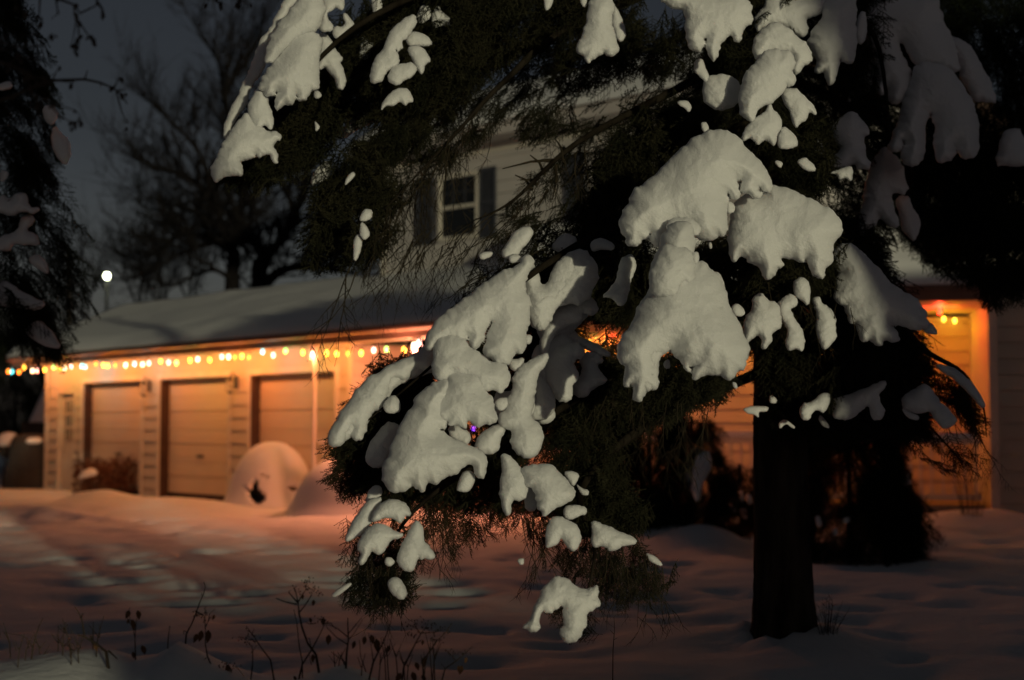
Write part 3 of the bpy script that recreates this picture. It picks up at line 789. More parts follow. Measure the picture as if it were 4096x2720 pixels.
    ('H', '810 490 890 520 960 550 1060 590 1120 630 1110 660 1030 660 990 690 940 700 890 660 840 680 805 640 825 570', 6.38, 'lowmid', .08),
    ('H', '1185 710 1260 740 1310 800 1290 810 1220 780', 6.5, 'lowmid', .05),
    ('H', '590 895 640 910 700 960 770 985 835 950 855 980 850 1030 858 1080 820 1100 775 1130 775 1210 740 1240 735 1290 690 1340 640 1340 600 1300 610 1240 640 1220 625 1170 620 1090 590 1070 545 1120 500 1130 470 1115 440 1160 435 1240 410 1265 370 1250 335 1240 380 1190 420 1120 440 1040 480 960 540 910', 6.05, 'lowmid', .12),
    ('H', '290 760 345 750 340 800 310 800', 6.4, 'lowmid', .03),
]
LUMPS += [
    # snow lying farther in along the same boughs, in the shade between the front lumps
    ('E', '1240 60 1320 120 1345 230 1400 225 1440 130 1500 40 1620 0 1700 80 1700 200 1620 330 1500 330 1440 340 1420 420 1365 495 1300 460 1270 380 1255 280 1235 180', 7.02, 'left', .13),
    ('E', '1300 640 1420 560 1500 520 1560 600 1480 700 1420 800 1400 950 1440 1050 1380 1080 1300 1060 1290 900 1320 760', 6.98, 'left', .11),
    ('E', '860 540 920 620 1000 670 1080 720 1000 780 900 760 850 640', 6.78, 'left', .08),
    ('E', '300 800 450 720 600 640 700 600 720 760 640 770 560 790 430 850 390 930 290 1000 250 1080 190 1160 110 1200 60 1150 150 1000', 6.86, 'left', .13),
    ('E', '1060 900 1180 880 1320 900 1300 1060 1180 1080 1090 1040', 6.80, 'left', .09),
    ('F', '-20 430 60 470 200 440 270 490 240 560 180 620 120 690 40 740 -20 780 -80 640', 7.18, 'left', .11),
    ('J', '140 350 230 330 300 380 280 470 200 500 130 440', 7.3, 'top', .09),
    ('C', '600 740 720 740 800 800 760 860 640 830 560 800', 6.45, 'front', .10),
    ('H', '360 120 420 130 440 300 420 420 360 420 340 300', 6.5, 'lowmid', .07),
]
for i, (t, s, D, b, cap) in enumerate(LUMPS):
    snow_lump('snow_clump', pts(t, s), D, BO[b], cap=cap, seed=i)

# ---- boughs reaching back on the right, out of focus, shaded and black beneath
BO2 = []
for pth in ([(3140, -200, 8.8), (3300, -40, 8.4), (3500, 150, 8.2), (3560, 560, 7.9)], [(3140, -100, 8.8), (3600, -40, 9.7), (3760, 260, 10.0), (3800, 620, 9.9)], [(3140, 300, 8.85), (3560, 520, 9.4), (3640, 760, 9.6), (3500, 900, 9.7)], [(3140, 500, 8.85), (3900, 620, 10.2), (4050, 900, 10.4)]):
    P = path3(pth)
    mb = MB()
    mb.tube(P, [0.032 * (1 - 0.8 * i / (len(P) - 1)) for i in range(len(P))], 6)
    BO2.append(mb.build('bough', 'bark', spruce, smooth=True))
for i, (b, poly, d0, d1, n) in enumerate([
    (0, [(3300, -80), (3700, -80), (3800, 300), (3700, 700), (3600, 950), (3420, 900), (3300, 500)], 9.3, 10.2, 420),
    (1, [(3650, -80), (4200, -80), (4200, 660), (4000, 700), (3700, 640), (3640, 300)], 9.5, 10.8, 520),
    (3, [(3700, 600), (4200, 560), (4200, 1120), (4090, 1150), (3960, 1130), (3860, 1100), (3720, 1040), (3640, 960), (3600, 760)], 9.5, 11.2, 760),
    (3, [(3860, 1050), (4100, 1080), (4090, 1200), (3960, 1200)], 9.2, 10.0, 40),
]):
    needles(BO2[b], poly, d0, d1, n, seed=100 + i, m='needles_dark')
LUMPS2 = [
    ('D', '270 0 350 -30 650 -30 620 60 560 110 500 100 520 190 480 230 440 215 370 160 300 140 230 180 195 190 200 110 250 50', 7.95, 0, .16),
    ('D', '660 -20 800 -20 825 80 800 150 820 200 820 340 800 390 750 390 720 360 700 420 690 480 665 535 645 490 620 440 565 455 580 410 600 390 570 330 520 260 560 190 610 130 620 60', 7.85, 0, .17),
    ('D', '850 70 885 80 890 230 840 290 815 180', 8.1, 0, .08),
    ('D', '780 705 840 725 905 830 860 850 880 970 915 1040 850 1060 810 1010 760 1040 670 1065 680 1000 740 920 690 890 665 800', 7.9, 0, .11),
    ('D', '650 1090 720 1060 790 1040 800 1080 795 1140 760 1110 715 1130 700 1090', 7.5, 0, .05),
    ('D', '920 30 1000 -20 1330 -20 1350 120 1400 220 1440 340 1460 450 1390 430 1300 400 1210 405 1170 340 1130 250 1070 250 1100 340 1140 440 1160 520 1100 640 1035 640 1030 570 1015 530 1000 590 960 580 970 480 940 380 940 320 900 240 890 120', 9.0, 1, .24),
    ('D', '930 360 925 500 890 580 830 600 770 640 765 590 830 510 880 430', 9.0, 0, .10),
    ('D', '1200 430 1250 405 1340 405 1430 460 1480 540 1550 660 1580 800 1568 980 1500 990 1450 880 1435 980 1335 1015 1325 930 1340 800 1300 680 1250 760 1240 880 1240 960 1190 1030 1110 1010 1130 940 1130 860 1090 950 1030 930 1060 850 1100 770 1130 640 1170 540', 8.7, 1, .24),
    ('D', '1400 220 1480 250 1560 330 1640 480 1700 640 1640 640 1560 620 1500 520 1470 450', 9.2, 1, .16),
    ('D', '1000 930 1030 960 1110 1040 1110 1110 1150 1180 1120 1210 1050 1200 1030 1250 1085 1400 1060 1420 1000 1390 970 1350 940 1400 880 1430 845 1480 835 1440 850 1350 880 1240 900 1130 930 1010', 8.8, 2, .16),
    ('D', '1100 1220 1150 1240 1170 1300 1215 1360 1220 1430 1190 1510 1150 1480 1110 1420 1100 1340 1070 1270', 8.9, 2, .10),
    ('J', '1470 600 1540 570 1568 620 1590 740 1500 740 1440 740', 9.2, 3, .11),
]
for i, (t, s, D, b, cap) in enumerate(LUMPS2):
    snow_lump('snow_clump', pts(t, s), D, BO2[b], cap=cap, seed=300 + i)
# ================================================================ house
class Frame:
    """a vertical wall plane: origin on the ground, direction along it, normal towards the viewer"""
    def __init__(self, ox, oy, deg):
        a = R(deg)
        self.o = Vector((ox, oy, 0))
        self.d = Vector((math.cos(a), -math.sin(a), 0))
        self.n = Vector((-math.sin(a), -math.cos(a), 0))
        self.ax = (self.d, self.n, Vector((0, 0, 1)))

    def p(self, s, z, off=0.0):
        return self.o + self.d * s + self.n * off + Vector((0, 0, z))

    def box(self, mb, s0, s1, z0, z1, o0, o1):
        mb.box(self.p((s0 + s1) / 2, (z0 + z1) / 2, (o0 + o1) / 2), abs(s1 - s0) / 2, abs(o1 - o0) / 2, abs(z1 - z0) / 2, self.ax)

    def hit(self, px, py, off=0.0):
        """wall coordinates (s, z) seen at a photo pixel"""
        a = at(px, py, 1.0) - Vector((0, 0, CZ))
        q = self.o + self.n * off - Vector((0, 0, CZ))
        t = q.dot(self.n) / a.dot(self.n)
        w = a * t - q
        return w.dot(self.d), w.z

    def siding(self, mb, s0, s1, z0, z1, lap=0.22, off=0.0, gap=0.016):
        """lapped boards: each leans out at its bottom edge"""
        z = z0
        while z < z1 - 0.01:
            zt = min(z + lap, z1)
            zb = z + gap
            a, b = self.p(s0, zb, off + 0.024), self.p(s1, zb, off + 0.024)
            c, d = self.p(s1, zt, off + 0.004), self.p(s0, zt, off + 0.004)
            e, f = self.p(s0, zb, off - 0.05), self.p(s1, zb, off - 0.05)
            g, h = self.p(s0, zt, off - 0.05), self.p(s1, zt, off - 0.05)
            mb.add([tuple(q) for q in (a, b, c, d, e, f, h, g)],
                   [(0, 1, 2, 3), (4, 5, 1, 0), (0, 3, 7, 4), (1, 5, 6, 2), (4, 7, 6, 5), (3, 2, 6, 7)])
            z = zt
        self.box(mb, s0, s1, z0, z1, off - 0.075, off - 0.052)


G = Frame(-9.88, 30.3, 47.5)
gp = G.p(5.5, 0)
house = thing('house', 'cream sided house with three garage doors, porch and snowy roofs, glowing orange under its eaves', 'house', (gp.x, gp.y, 0))


def gs(px, off=0.0):
    return G.hit(px, 1700, off)[0]


DOORS = [(335, 566), (642, 914), (1003, 1342)]
ds = [(gs(a), gs(b)) for a, b in DOORS]
SD = (gs(232), gs(303))
GE = gs(1410)
TOPZ = 2.20
EZ = 2.62
mb = MB()
edges = [0.0, SD[0], SD[1], ds[0][0], ds[0][1], ds[1][0], ds[1][1], ds[2][0], ds[2][1], GE]
for k in range(0, 10, 2):
    G.siding(mb, edges[k], edges[k + 1], -0.3, TOPZ)
for k in range(1, 9, 2):           # plain frieze over the openings
    G.box(mb, edges[k], edges[k + 1], TOPZ if k > 1 else 2.06, EZ, -0.03, 0.012)
for k in range(0, 10, 2):
    G.box(mb, edges[k], edges[k + 1], TOPZ, EZ, -0.03, 0.014)
# end walls and back
L_end = 7.5
G.box(mb, 0, 0.03, -0.3, EZ, -L_end, -0.03)
G.box(mb, 0, GE, -0.3, EZ, -L_end - 0.05, -L_end)
E2 = Frame(*(G.p(GE, 0)[:2]), 47.5 - 90)     # garage end wall facing the porch
E2.siding(mb, 0.0, 3.5, -0.3, EZ, off=0.0)
mb.build('wall', 'siding', house)

mb = MB()
for a, b in ds:                   # white door casings
    mb = MB()
    G.box(mb, a - 0.10, a - 0.003, -0.2, TOPZ + 0.10, 0.005, 0.035)
    G.box(mb, b + 0.003, b + 0.10, -0.2, TOPZ + 0.10, 0.005, 0.035)
    G.box(mb, a - 0.003, b + 0.003, TOPZ + 0.003, TOPZ + 0.10, 0.005, 0.033)
    mb.build('door_casing', 'trim', house)
for s_ in (-0.03, GE - 0.09):
    mb = MB()
    G.box(mb, s_, s_ + .12, -0.2, EZ - 0.003, 0.024, 0.05)
    mb.build('corner_board', 'trim', house)

for a, b in ds:
    mb = MB()
    n, h = 4, (TOPZ + 0.2) / 4
    for i in range(n):             # four flat sections with a groove between
        G.box(mb, a + 0.05, b - 0.004, -0.2 + i * h + 0.008, -0.2 + (i + 1) * h - 0.008, -0.20, -0.155)
        G.box(mb, a + 0.05, b - 0.004, -0.2 + i * h + 0.008 + h * 0.44, -0.2 + i * h + h * 0.56, -0.165, -0.150)
    G.box(mb, a + 0.05, b - 0.004, -0.2, TOPZ, -0.23, -0.19)
    d = mb.build('garage_door', 'door_paint', house)
    mb = MB()
    G.box(mb, a, a + 0.05, -0.2, TOPZ, -0.23, 0.004)
    G.box(mb, a + 0.05, b, TOPZ - 0.035, TOPZ, -0.23, 0.003)
    mb.build('door_stop', 'jamb', d)
    mb = MB()
    m_s = (a + b) / 2
    mb.tube([G.p(m_s - .09, .78, -.15), G.p(m_s - .08, .78, -.11), G.p(m_s + .08, .78, -.11), G.p(m_s + .09, .78, -.15)], .012, 6)
    G.box(mb, m_s - .11, m_s + .11, .76, .80, -.151, -.146)
    mb.build('handle', 'iron', d)
    mb = MB()
    G.box(mb, a + .05, b - .004, -.2, .10, -.1485, -.14)
    mb.build('bottom_seal', 'jamb', d)

# side door with its nine-light window
mb = MB()
a, b = SD
G.box(mb, a + 0.06, b - 0.06, -0.2, 2.0, -0.12, -0.075)
G.box(mb, a + 0.06, b - 0.06, 0.15, 0.95, -0.075, -0.06)
sd = mb.build('side_door', 'trim', house)
mb = MB()
G.box(mb, a, a + 0.06, -0.2, 2.06, -0.12, 0.03)
G.box(mb, b - 0.06, b, -0.2, 2.06, -0.12, 0.03)
G.box(mb, a + 0.06, b - 0.06, 2.0, 2.06, -0.12, 0.028)
mb.build('door_frame', 'trim', sd)
w0, w1 = a + 0.06 + (b - a - .12) * .22, b - 0.06 - (b - a - .12) * .14
mb = MB()
G.box(mb, w0, w1, 1.02, 1.86, -0.074, -0.066)
dw = mb.build('window', 'glass', sd)
mb = MB()
for i in range(1, 3):
    s = w0 + (w1 - w0) * i / 3
    G.box(mb, s - 0.02, s + 0.02, 1.02, 1.86, -0.0655, -0.045)
    z = 1.02 + 0.84 * i / 3
    for j in range(3):
        G.box(mb, w0 + (w1 - w0) * j / 3 + 0.02, w0 + (w1 - w0) * (j + 1) / 3 - 0.02, z - 0.02, z + 0.02, -0.0655, -0.046)
mb.build('muntins', 'trim', sd)
mb = MB()
mb.lathe(G.p(b - 0.13, 0.90, -0.04), [(0.012, -.03), (0.03, -.015), (0.03, .015), (0.012, .03)], 8)
mb.build('door_knob', 'iron', sd)

# two small unlit coach lanterns on the piers
for px in (602, 950):
    s = gs(px)
    mb = MB()
    G.box(mb, s - 0.05, s + 0.05, 1.98, 2.20, 0.03, 0.05)
    mb.tube([G.p(s, 2.16, 0.05), G.p(s, 2.24, 0.10), G.p(s, 2.20, 0.16)], 0.011, 6)
    for k in range(4):
        sx, so = (-.05, .05)[k % 2], (-.05, .05)[k // 2]
        mb.tube([G.p(s + sx, 1.92, 0.16 + so), G.p(s + sx * .8, 2.12, 0.16 + so * .8)], 0.007, 4)
    mb.lathe(G.p(s, 2.12, 0.16), [(0.075, 0), (0.05, .035), (0.015, .07), (0.004, .10)], 8)
    mb.lathe(G.p(s, 1.88, 0.16), [(0.01, 0), (0.05, .03), (0.06, .04)], 8)
    mb.build('wall_lantern', 'iron', house)

# ---- garage roof: eave board, soffit, roof deck and a thick snow blanket
OV = 0.45
S0, S1 = -0.75, 15.0
mb = MB()
G.box(mb, S0, S1, EZ, EZ + 0.03, OV, -0.02)                     # soffit
G.box(mb, S0, 0.0, EZ, EZ + 0.03, -0.02, -L_end)
mb.build('soffit', 'trim', house)
mb = MB()
G.box(mb, S0, S1, EZ - 0.02, EZ + 0.17, OV + 0.003, OV + 0.035)
G.box(mb, S0 - 0.033, S0 - 0.002, EZ - 0.02, EZ + 0.17, OV + 0.035, -L_end)
mb.tube([G.p(S0 - .04, EZ + .13, OV + .09), G.p(S1, EZ + .13, OV + .09)], 0.055, 8)   # gutter
mb.build('fascia', 'fascia', house)
# ridge from the photo's skyline
RB = 3.8
r0s, r0z = G.hit(512, 1222, -RB)
r1s, r1z = G.hit(1250, 1120, -RB)
rz = 0.5 * (r0z + r1z)
mb = MB()
c0, c1 = G.p(S0, EZ + .17, OV + .03), G.p(S1, EZ + .17, OV + .03)
q0, q1 = G.p(r0s, rz - .22, -RB), G.p(S1, rz - .22, -RB)
k0, k1 = G.p(S0, EZ + .17, -2 * RB - OV), G.p(S1, EZ + .17, -2 * RB - OV)
mb.add([tuple(v) for v in (c0, c1, q1, q0, k0, k1)], [(0, 1, 2, 3), (3, 2, 5, 4), (0, 3, 4), (0, 4, 5, 1), (1, 5, 2)])
mb.build('roof', 'fascia', house)


def snow_sheet(mb, P00, P10, P11, P01, nu, nv, thick, seed, lip=0.08, round_v0=True, round_v1=False, round_u0=False):
    """blanket of snow over a quad; v0 is the eave edge"""
    vs = []
    def W(u, v):
        return P00 * (1 - u) * (1 - v) + P10 * u * (1 - v) + P11 * u * v + P01 * (1 - u) * v
    for j in range(nv + 1):
        for i in range(nu + 1):
            u, v = i / nu, j / nv
            p = W(u, v)
            e = 1.0
            if round_v0:
                e *= 1 - max(0, 1 - v * nv / 4) ** 2.2
            if round_v1:
                e *= 1 - max(0, 1 - (1 - v) * nv / 4) ** 2.2
            if round_u0:
                e *= 1 - max(0, 1 - u * nu / 5) ** 2.2
            p = p + Vector((0, 0, thick * e + 0.05 * e * fbm(p.x * .45 + seed, p.y * .45, p.z, 3)))
            vs.append(tuple(p))
    for j in range(nv + 1):
        for i in range(nu + 1):
            vs.append(tuple(W(i / nu, j / nv) - Vector((0, 0, 0.005))))
    n = (nu + 1) * (nv + 1)
    fs = []
    for j in range(nv):
        for i in range(nu):
            a = j * (nu + 1) + i
            fs.append((a, a + 1, a + nu + 2, a + nu + 1))
            fs.append((n + a, n + a + nu + 1, n + a + nu + 2, n + a + 1))
    for i in range(nu):
        fs.append((i + 1, i, n + i, n + i + 1))
        a = nv * (nu + 1) + i
        fs.append((a, a + 1, n + a + 1, n + a))
    for j in range(nv):
        a = j * (nu + 1)
        fs.append((a, a + nu + 1, n + a + nu + 1, n + a))
        a = j * (nu + 1) + nu
        fs.append((a + nu + 1, a, n + a, n + a + nu + 1))
    mb.add(vs, fs)


mb = MB()
z_ = Vector((0, 0, 0.03))
e0, e1 = G.p(S0 - .1, EZ + .19, OV + .13), G.p(S1, EZ + .19, OV + .13)
snow_sheet(mb, e0, e1, q1 + z_, q0 + z_, 90, 34, 0.20, 1.0)
snow_sheet(mb, k0 + z_ + G.d * -.1, e0, q0 + z_, q0 + z_ + Vector((0.01, 0, 0)), 60, 24, 0.20, 1.0)
mb.build('roof_snow', 'snow', house, smooth=True)

# ---- porch post under the eave with the rail beside it
M = Frame(-3.1, 22.3, 13.1)        # porch rail line
P0 = M.p(0, 0)
def post(fr, s, z1, r=0.055):
    mb = MB()
    fr.box(mb, s - r - .03, s + r + .03, -0.1, 0.40, -r - .03, r + .03)
    mb.lathe(fr.p(s, 0.40, 0), [(r, 0), (r * 1.05, .05), (r * .8, .12), (r * .85, .9), (r * .72, z1 - .40 - .45), (r * 1.0, z1 - .40 - .30), (r * .8, z1 - .40 - .25)], 12)
    fr.box(mb, s - r - .02, s + r + .02, z1 - .25, z1, -r - .02, r + .02)
    return mb.build('porch_post', 'trim', house)


post(M, 0.0, EZ, .045)
mb = MB()
M.box(mb, -0.15, 10.0, -0.1, 0.22, -3.2, -0.02)
mb.build('porch_floor', 'deck', house)


def railing(fr, s0, s1, z0, z1):
    mb = MB()
    fr.box(mb, s0, s1, z1 - .07, z1, -.05, .05)
    fr.box(mb, s0, s1, z0, z0 + .07, -.035, .035)
    rl = mb.build('railing', 'trim', house)
    n = max(int((s1 - s0) / 0.148), 1)
    h = z1 - z0 - .14
    for i in range(n):
        s = s0 + (i + .5) * (s1 - s0) / n
        mb = MB()
        fr.box(mb, s - .022, s + .022, z0 + .07, z0 + .07 + h * .14, -.022, .022)
        mb.lathe(fr.p(s, z0 + .07 + h * .14, 0), [(.016, 0), (.026, h * .04), (.015, h * .09), (.022, h * .25), (.027, h * .36), (.017, h * .52), (.014, h * .60), (.024, h * .63), (.015, h * .66), (.02, h * .72)], 8)
        fr.box(mb, s - .022, s + .022, z0 + .07 + h * .86, z1 - .07, -.022, .022)
        mb.build('baluster', 'trim', rl)


railing(M, 0.08, 0.62, 0.30, 1.13)
mb = MB()
M.box(mb, 0.62, 0.74, 0, 1.16, -.06, .06)
mb.build('newel_post', 'trim', house)
railing(M, 5.2, 9.95, 0.30, 1.15)
for s in (5.12, 7.5):
    mb = MB()
    M.box(mb, s - .05, s + .05, 0, 2.95, -.05, .05)
    mb.build('porch_post', 'trim', house)
mb = MB()
mb.tube([M.p(5.2, 1.20, 0), M.p(6, 1.21, 0), M.p(8, 1.205, 0), M.p(9.9, 1.20, 0)], 0.055, 8)
mb.build('rail_snow', 'snow', house, smooth=True)

# ---- main wall behind the porch, and the dark wing at the right
Wc = M.p(10.1, 0)
MW = Frame(*(M.p(-.9, 0) - M.n * 2.35)[:2], 13.1)
mb = MB()
MW.siding(mb, 2.6, 11.1, -0.2, 3.05, lap=.225, gap=.012)
mb.build('wall', 'siding', house)
mb = MB()
MW.box(mb, 11.02, 11.16, -.2, 3.05, .025, .05)
mb.build('corner_board', 'trim', house)
WG = Frame(Wc.x, Wc.y, 10.0)
mb = MB()
WG.siding(mb, 0.0, 7.0, -0.2, 5.0, lap=.225, gap=.008)
mb.add([tuple(v) for v in (Wc, Wc + Vector((0, 0, 5)), MW.p(11.16, 5), MW.p(11.16, 0))], [(0, 1, 2, 3)])
WG.box(mb, 0.05, 7, -.2, 5, -5, -.06)
mb.build('wall', 'siding', house)
mb = MB()
WG.box(mb, -0.03, 0.09, -.2, 4.9, .025, .05)
mb.build('corner_board', 'trim', house)
# porch roof with its flat ceiling
mb = MB()
M.box(mb, 3.2, 10.05, 3.10, 3.13, -2.34, 0.35)
mb.build('soffit', 'trim', house)
mb = MB()
M.box(mb, 3.2, 10.05, 3.08, 3.28, .352, .385)
ra, rb, rc, rd = M.p(3.0, 3.28, .42), M.p(10.3, 3.28, .42), M.p(10.3, 4.5, -2.3), M.p(3.0, 4.5, -2.3)
mb.add([tuple(v) for v in (ra, rb, rc, rd)] + [tuple(v - Vector((0, 0, .06))) for v in (ra, rb, rc, rd)],
       [(0, 1, 2, 3), (7, 6, 5, 4), (0, 4, 5, 1), (1, 5, 6, 2), (2, 6, 7, 3), (3, 7, 4, 0)])
mb.build('fascia', 'fascia', house)
mb = MB()
snow_sheet(mb, ra + z_, rb + z_, rc + z_, rd + z_, 50, 20, .22, 3.0)
mb.build('roof_snow', 'snow', house, smooth=True)

# ---- upper storey
U = Frame(*at(1530, 1200, 27.0)[:2], 42.0)
def us(px, py):
    s, z = U.hit(px, py)
    return s, z


UL = 9.0
ZB = 3.0
ez_u = us(1700, 618)[1]
ez_u2 = us(2250, 528)[1]
UZ = 0.5 * (ez_u + ez_u2)
mb = MB()
U.siding(mb, 0, UL, ZB, UZ, lap=.22, gap=.006)
U.box(mb, 0, .03, ZB, UZ, -7, -.03)
U.box(mb, 0, UL, ZB, UZ, -7.05, -7)
U.box(mb, UL - .03, UL, ZB, UZ, -7, -.03)
mb.build('wall', 'siding_upper', house)
mb = MB()
U.box(mb, -.02, .09, ZB, UZ - .003, .024, .045)
U.box(mb, .09, UL, UZ - .16, UZ - .003, .024, .04)
mb.build('corner_board', 'trim', house)
mb = MB()
U.box(mb, -.4, UL + .4, UZ, UZ + .03, .5, -7.4)
U.box(mb, -.4, UL + .4, UZ, UZ + .2, .503, .535)
mb.build('fascia', 'siding_upper', house)
ra, rb = U.p(-.45, UZ + .2, .56), U.p(UL + .45, UZ + .2, .56)
rc, rd = U.p(UL + .45, UZ + 1.9, -3.5), U.p(-.45, UZ + 1.9, -3.5)
re_, rf = U.p(UL + .45, UZ + .2, -7.5), U.p(-.45, UZ + .2, -7.5)
mb = MB()
mb.add([tuple(v) for v in (ra, rb, rc, rd, re_, rf)], [(0, 1, 2, 3), (3, 2, 4, 5), (0, 3, 5), (1, 4, 2), (0, 5, 4, 1)])
mb.build('roof', 'fascia', house)
mb = MB()
snow_sheet(mb, ra + z_, rb + z_, rc + z_, rd + z_, 50, 24, .22, 5.0)
mb.build('roof_snow', 'snow', house, smooth=True)
# window and shutters
wl, wt = us(1772, 722)
wr, _ = us(1912, 700)
wb = us(1840, 945)[1]
mb = MB()
U.box(mb, wl, wr, wb, wt, -.02, .03)
win = mb.build('window', 'glass', house)
mb = MB()
t = .07
U.box(mb, wl - t, wl, wb - t, wt + t, .0, .075)
U.box(mb, wr, wr + t, wb - t, wt + t, .0, .075)
U.box(mb, wl, wr, wt, wt + t, .0, .073)
U.box(mb, wl, wr, wb - t, wb, .0, .085)
U.box(mb, wl, wr, (wb + wt) / 2 - .03, (wb + wt) / 2 + .03, .032, .062)
mb.build('frame', 'trim', win)
mb = MB()
for i in (1, 2):
    s = wl + (wr - wl) * i / 3
    U.box(mb, s - .01, s + .01, (wb + wt) / 2 + .03, wt, .031, .042)
U.box(mb, wl, wr, (wb + wt * 3) / 4 - .01, (wb + wt * 3) / 4 + .01, .0315, .041)
mb.build('muntins', 'shutter', win)


def shutter(s0, s1):
    mb = MB()
    zb, zt = wb - .09, wt + .10
    U.box(mb, s0, s0 + .05, zb, zt, .024, .065)
    U.box(mb, s1 - .05, s1, zb, zt, .024, .065)
    for z in (zb, (zb + zt) / 2 - .03, zt - .07):
        U.box(mb, s0 + .05, s1 - .05, z, z + .07, .024, .063)
    z = zb + .08
    while z < zt - .08:
        U.box(mb, s0 + .05, s1 - .05, z, z + .022, .026, .05)
        z += .035
    U.box(mb, s0 + .05, s1 - .05, zb, zt, .022, .03)
    mb.build('shutter', 'shutter', house)


shutter(us(1672, 850)[0], us(1740, 850)[0])
shutter(us(1922, 850)[0], us(1990, 850)[0])
shutter(us(2268, 700)[0], us(2345, 700)[0])

# ================================================================ string lights
BULB_W = 6.6
GLOWCOL = {'e': (.1, 1.0, .2), 'y': (1.0, .31, .02), 'a': (1.0, .40, .003), 'o': (1.0, .18, .02), 'p': (1.0, .22, .09), 'w': (1.0, .32, .08), 'g': (.3, 1.0, .25), 'c': (.15, .85, .9), 'r': (1.0, .05, .02), 'v': (.28, .06, 1.0)}


def bulb(parent, p, col, r=0.026, pw=1.0, out=Vector((0, 0, -.085))):
    mb = MB()
    mb.lathe((p.x, p.y, p.z), [(r * .25, -r * 1.9), (r * .8, -r * 1.2), (r, -r * .2), (r * .75, r * .7), (r * .4, r * 1.2)], 8)
    b = mb.build('bulb', 'bulb_' + col, parent, smooth=True)
    mb = MB()
    mb.lathe((p.x, p.y, p.z + r * 1.2), [(r * .5, 0), (r * .5, r * 1.3), (r * .25, r * 1.6)], 6)
    mb.build('socket', 'wire', b)
    lt_ = bpy.data.lights.new('bulb_glow', 'POINT')
    lt_.energy = pw * BULB_W * {'g': .4, 'c': .35, 'r': .7, 'v': .3, 'o': .9}.get(col, 1)
    lt_.color = GLOWCOL[col]
    lt_.shadow_soft_size = r
    lo = bpy.data.objects.new('bulb_glow', lt_)
    COL.objects.link(lo)
    lo.parent = parent
    lo.location = p + out - parent.location
    return p + Vector((0, 0, r * 2.8))


EAVE = [(65, 458, 'o'), (95, 460, 'c'), (150, 462, 'o'), (190, 425, 'y'), (255, 453, 'w'), (292, 452, 'p'), (350, 445, 'y'), (422, 425, 'g'),
        (468, 440, 'y'), (505, 433, 'w'), (557, 420, 'p'), (642, 415, 'c'), (667, 422, 'c'), (752, 400, 'o'), (810, 408, 'y'), (845, 412, 'y'), (903, 408, 'o'),
        (985, 408, 'w'), (1055, 398, 'c'), (1117, 402, 'w'), (1167, 393, 'p'), (1260, 378, 'y'), (1322, 387, 'p'), (1383, 388, 'g'), (1490, 370, 'y'), (1550, 362, 'w')]
pxl = [(x * .5102, 1250 + y * .5102, c) for x, y, c in EAVE]
EAVE2 = [(272, 367, 'y'), (367, 342, 'p'), (420, 342, 'w'), (470, 345, 'o'), (525, 337, 'y'), (580, 345, 'o'), (687, 302, 'c'), (770, 330, 'p'), (866, 295, 'g'), (1003, 308, 'y'),
         (1075, 322, 'p'), (1190, 312, 'y'), (1268, 318, 'y'), (1355, 316, 'o'), (1460, 312, 'y'), (1558, 290, 'p')]
pxl += [(700 + x * .5102, 1250 + y * .5102, c) for x, y, c in EAVE2]
pxl += [(1546, 1395, 'g'), (1616, 1397, 'y'), (1655, 1379, 'w'), (1676, 1367, 'p'), (1722, 1372, 'o')]
e_ = G.p(3, EZ, OV)
sl = thing('string_lights', 'string of glowing coloured bulbs along the garage eave', 'string lights', (e_.x, e_.y, e_.z))
wp = []
for x, y, c in pxl:
    s, z = G.hit(x, y, OV + .06)
    p = G.p(s, z, OV + .06)
    p.z = max(min(p.z, EZ - .03), EZ - .20)
    wp.append(bulb(sl, p, c))
mb = MB()
line = []
for i, p in enumerate(wp):
    if i:
        line.append((wp[i - 1] + p) / 2 + Vector((0, 0, .03)))
    line.append(p)
mb.tube(line, .004, 5)
mb.build('wire', 'wire', sl)

m_ = MW.p(8, 3.0)
sl2 = thing('string_lights', 'string of yellow, red and green bulbs along the porch wall top behind the spruce', 'string lights', (m_.x, m_.y, m_.z))
wp = []
seq = [(2000, 1322, 'y'), (2140, 1318, 'o'), (2230, 1322, 'y'), (2334, 1331, 'y'), (2394, 1310, 'e'), (2440, 1325, 'o'), (2465, 1320, 'r'), (2560, 1318, 'y'), (2680, 1312, 'p'),
       (2800, 1305, 'y'), (2930, 1300, 'o'), (3060, 1300, 'y'), (3233, 1286, 'w'), (3321, 1300, 'a'), (3440, 1285, 'a'), (3560, 1278, 'a'),
       (3775, 1266, 'a'), (3819, 1281, 'a'), (3896, 1293, 'a'), (3930, 1295, 'a')]
for x, y, c in seq:
    s, z = MW.hit(x, y, .12)
    p = MW.p(s, z, .12)
    p.z = min(p.z, 3.02)
    wp.append(bulb(sl2, p, c, r=(.05 if c == 'e' else .026), pw=(2.0 if c != 'a' else 0.34), out=MW.n * .42 + Vector((0, 0, -.15))))
s, z = M.hit(3759, 1225, -1.0)
mb = MB()
line = []
for i, p in enumerate(wp):
    if i:
        line.append((wp[i - 1] + p) / 2 + Vector((0, 0, .02)))
    line.append(p)
mb.tube(line, .004, 5)
mb.build('wire', 'wire', sl2)
bulb(sl2, M.p(s, 3.06, -1.0), 'r', .034, 4.0)
s, z = M.hit(1893, 1714, .06)
bulb(sl2, M.p(s, z, .06), 'v')

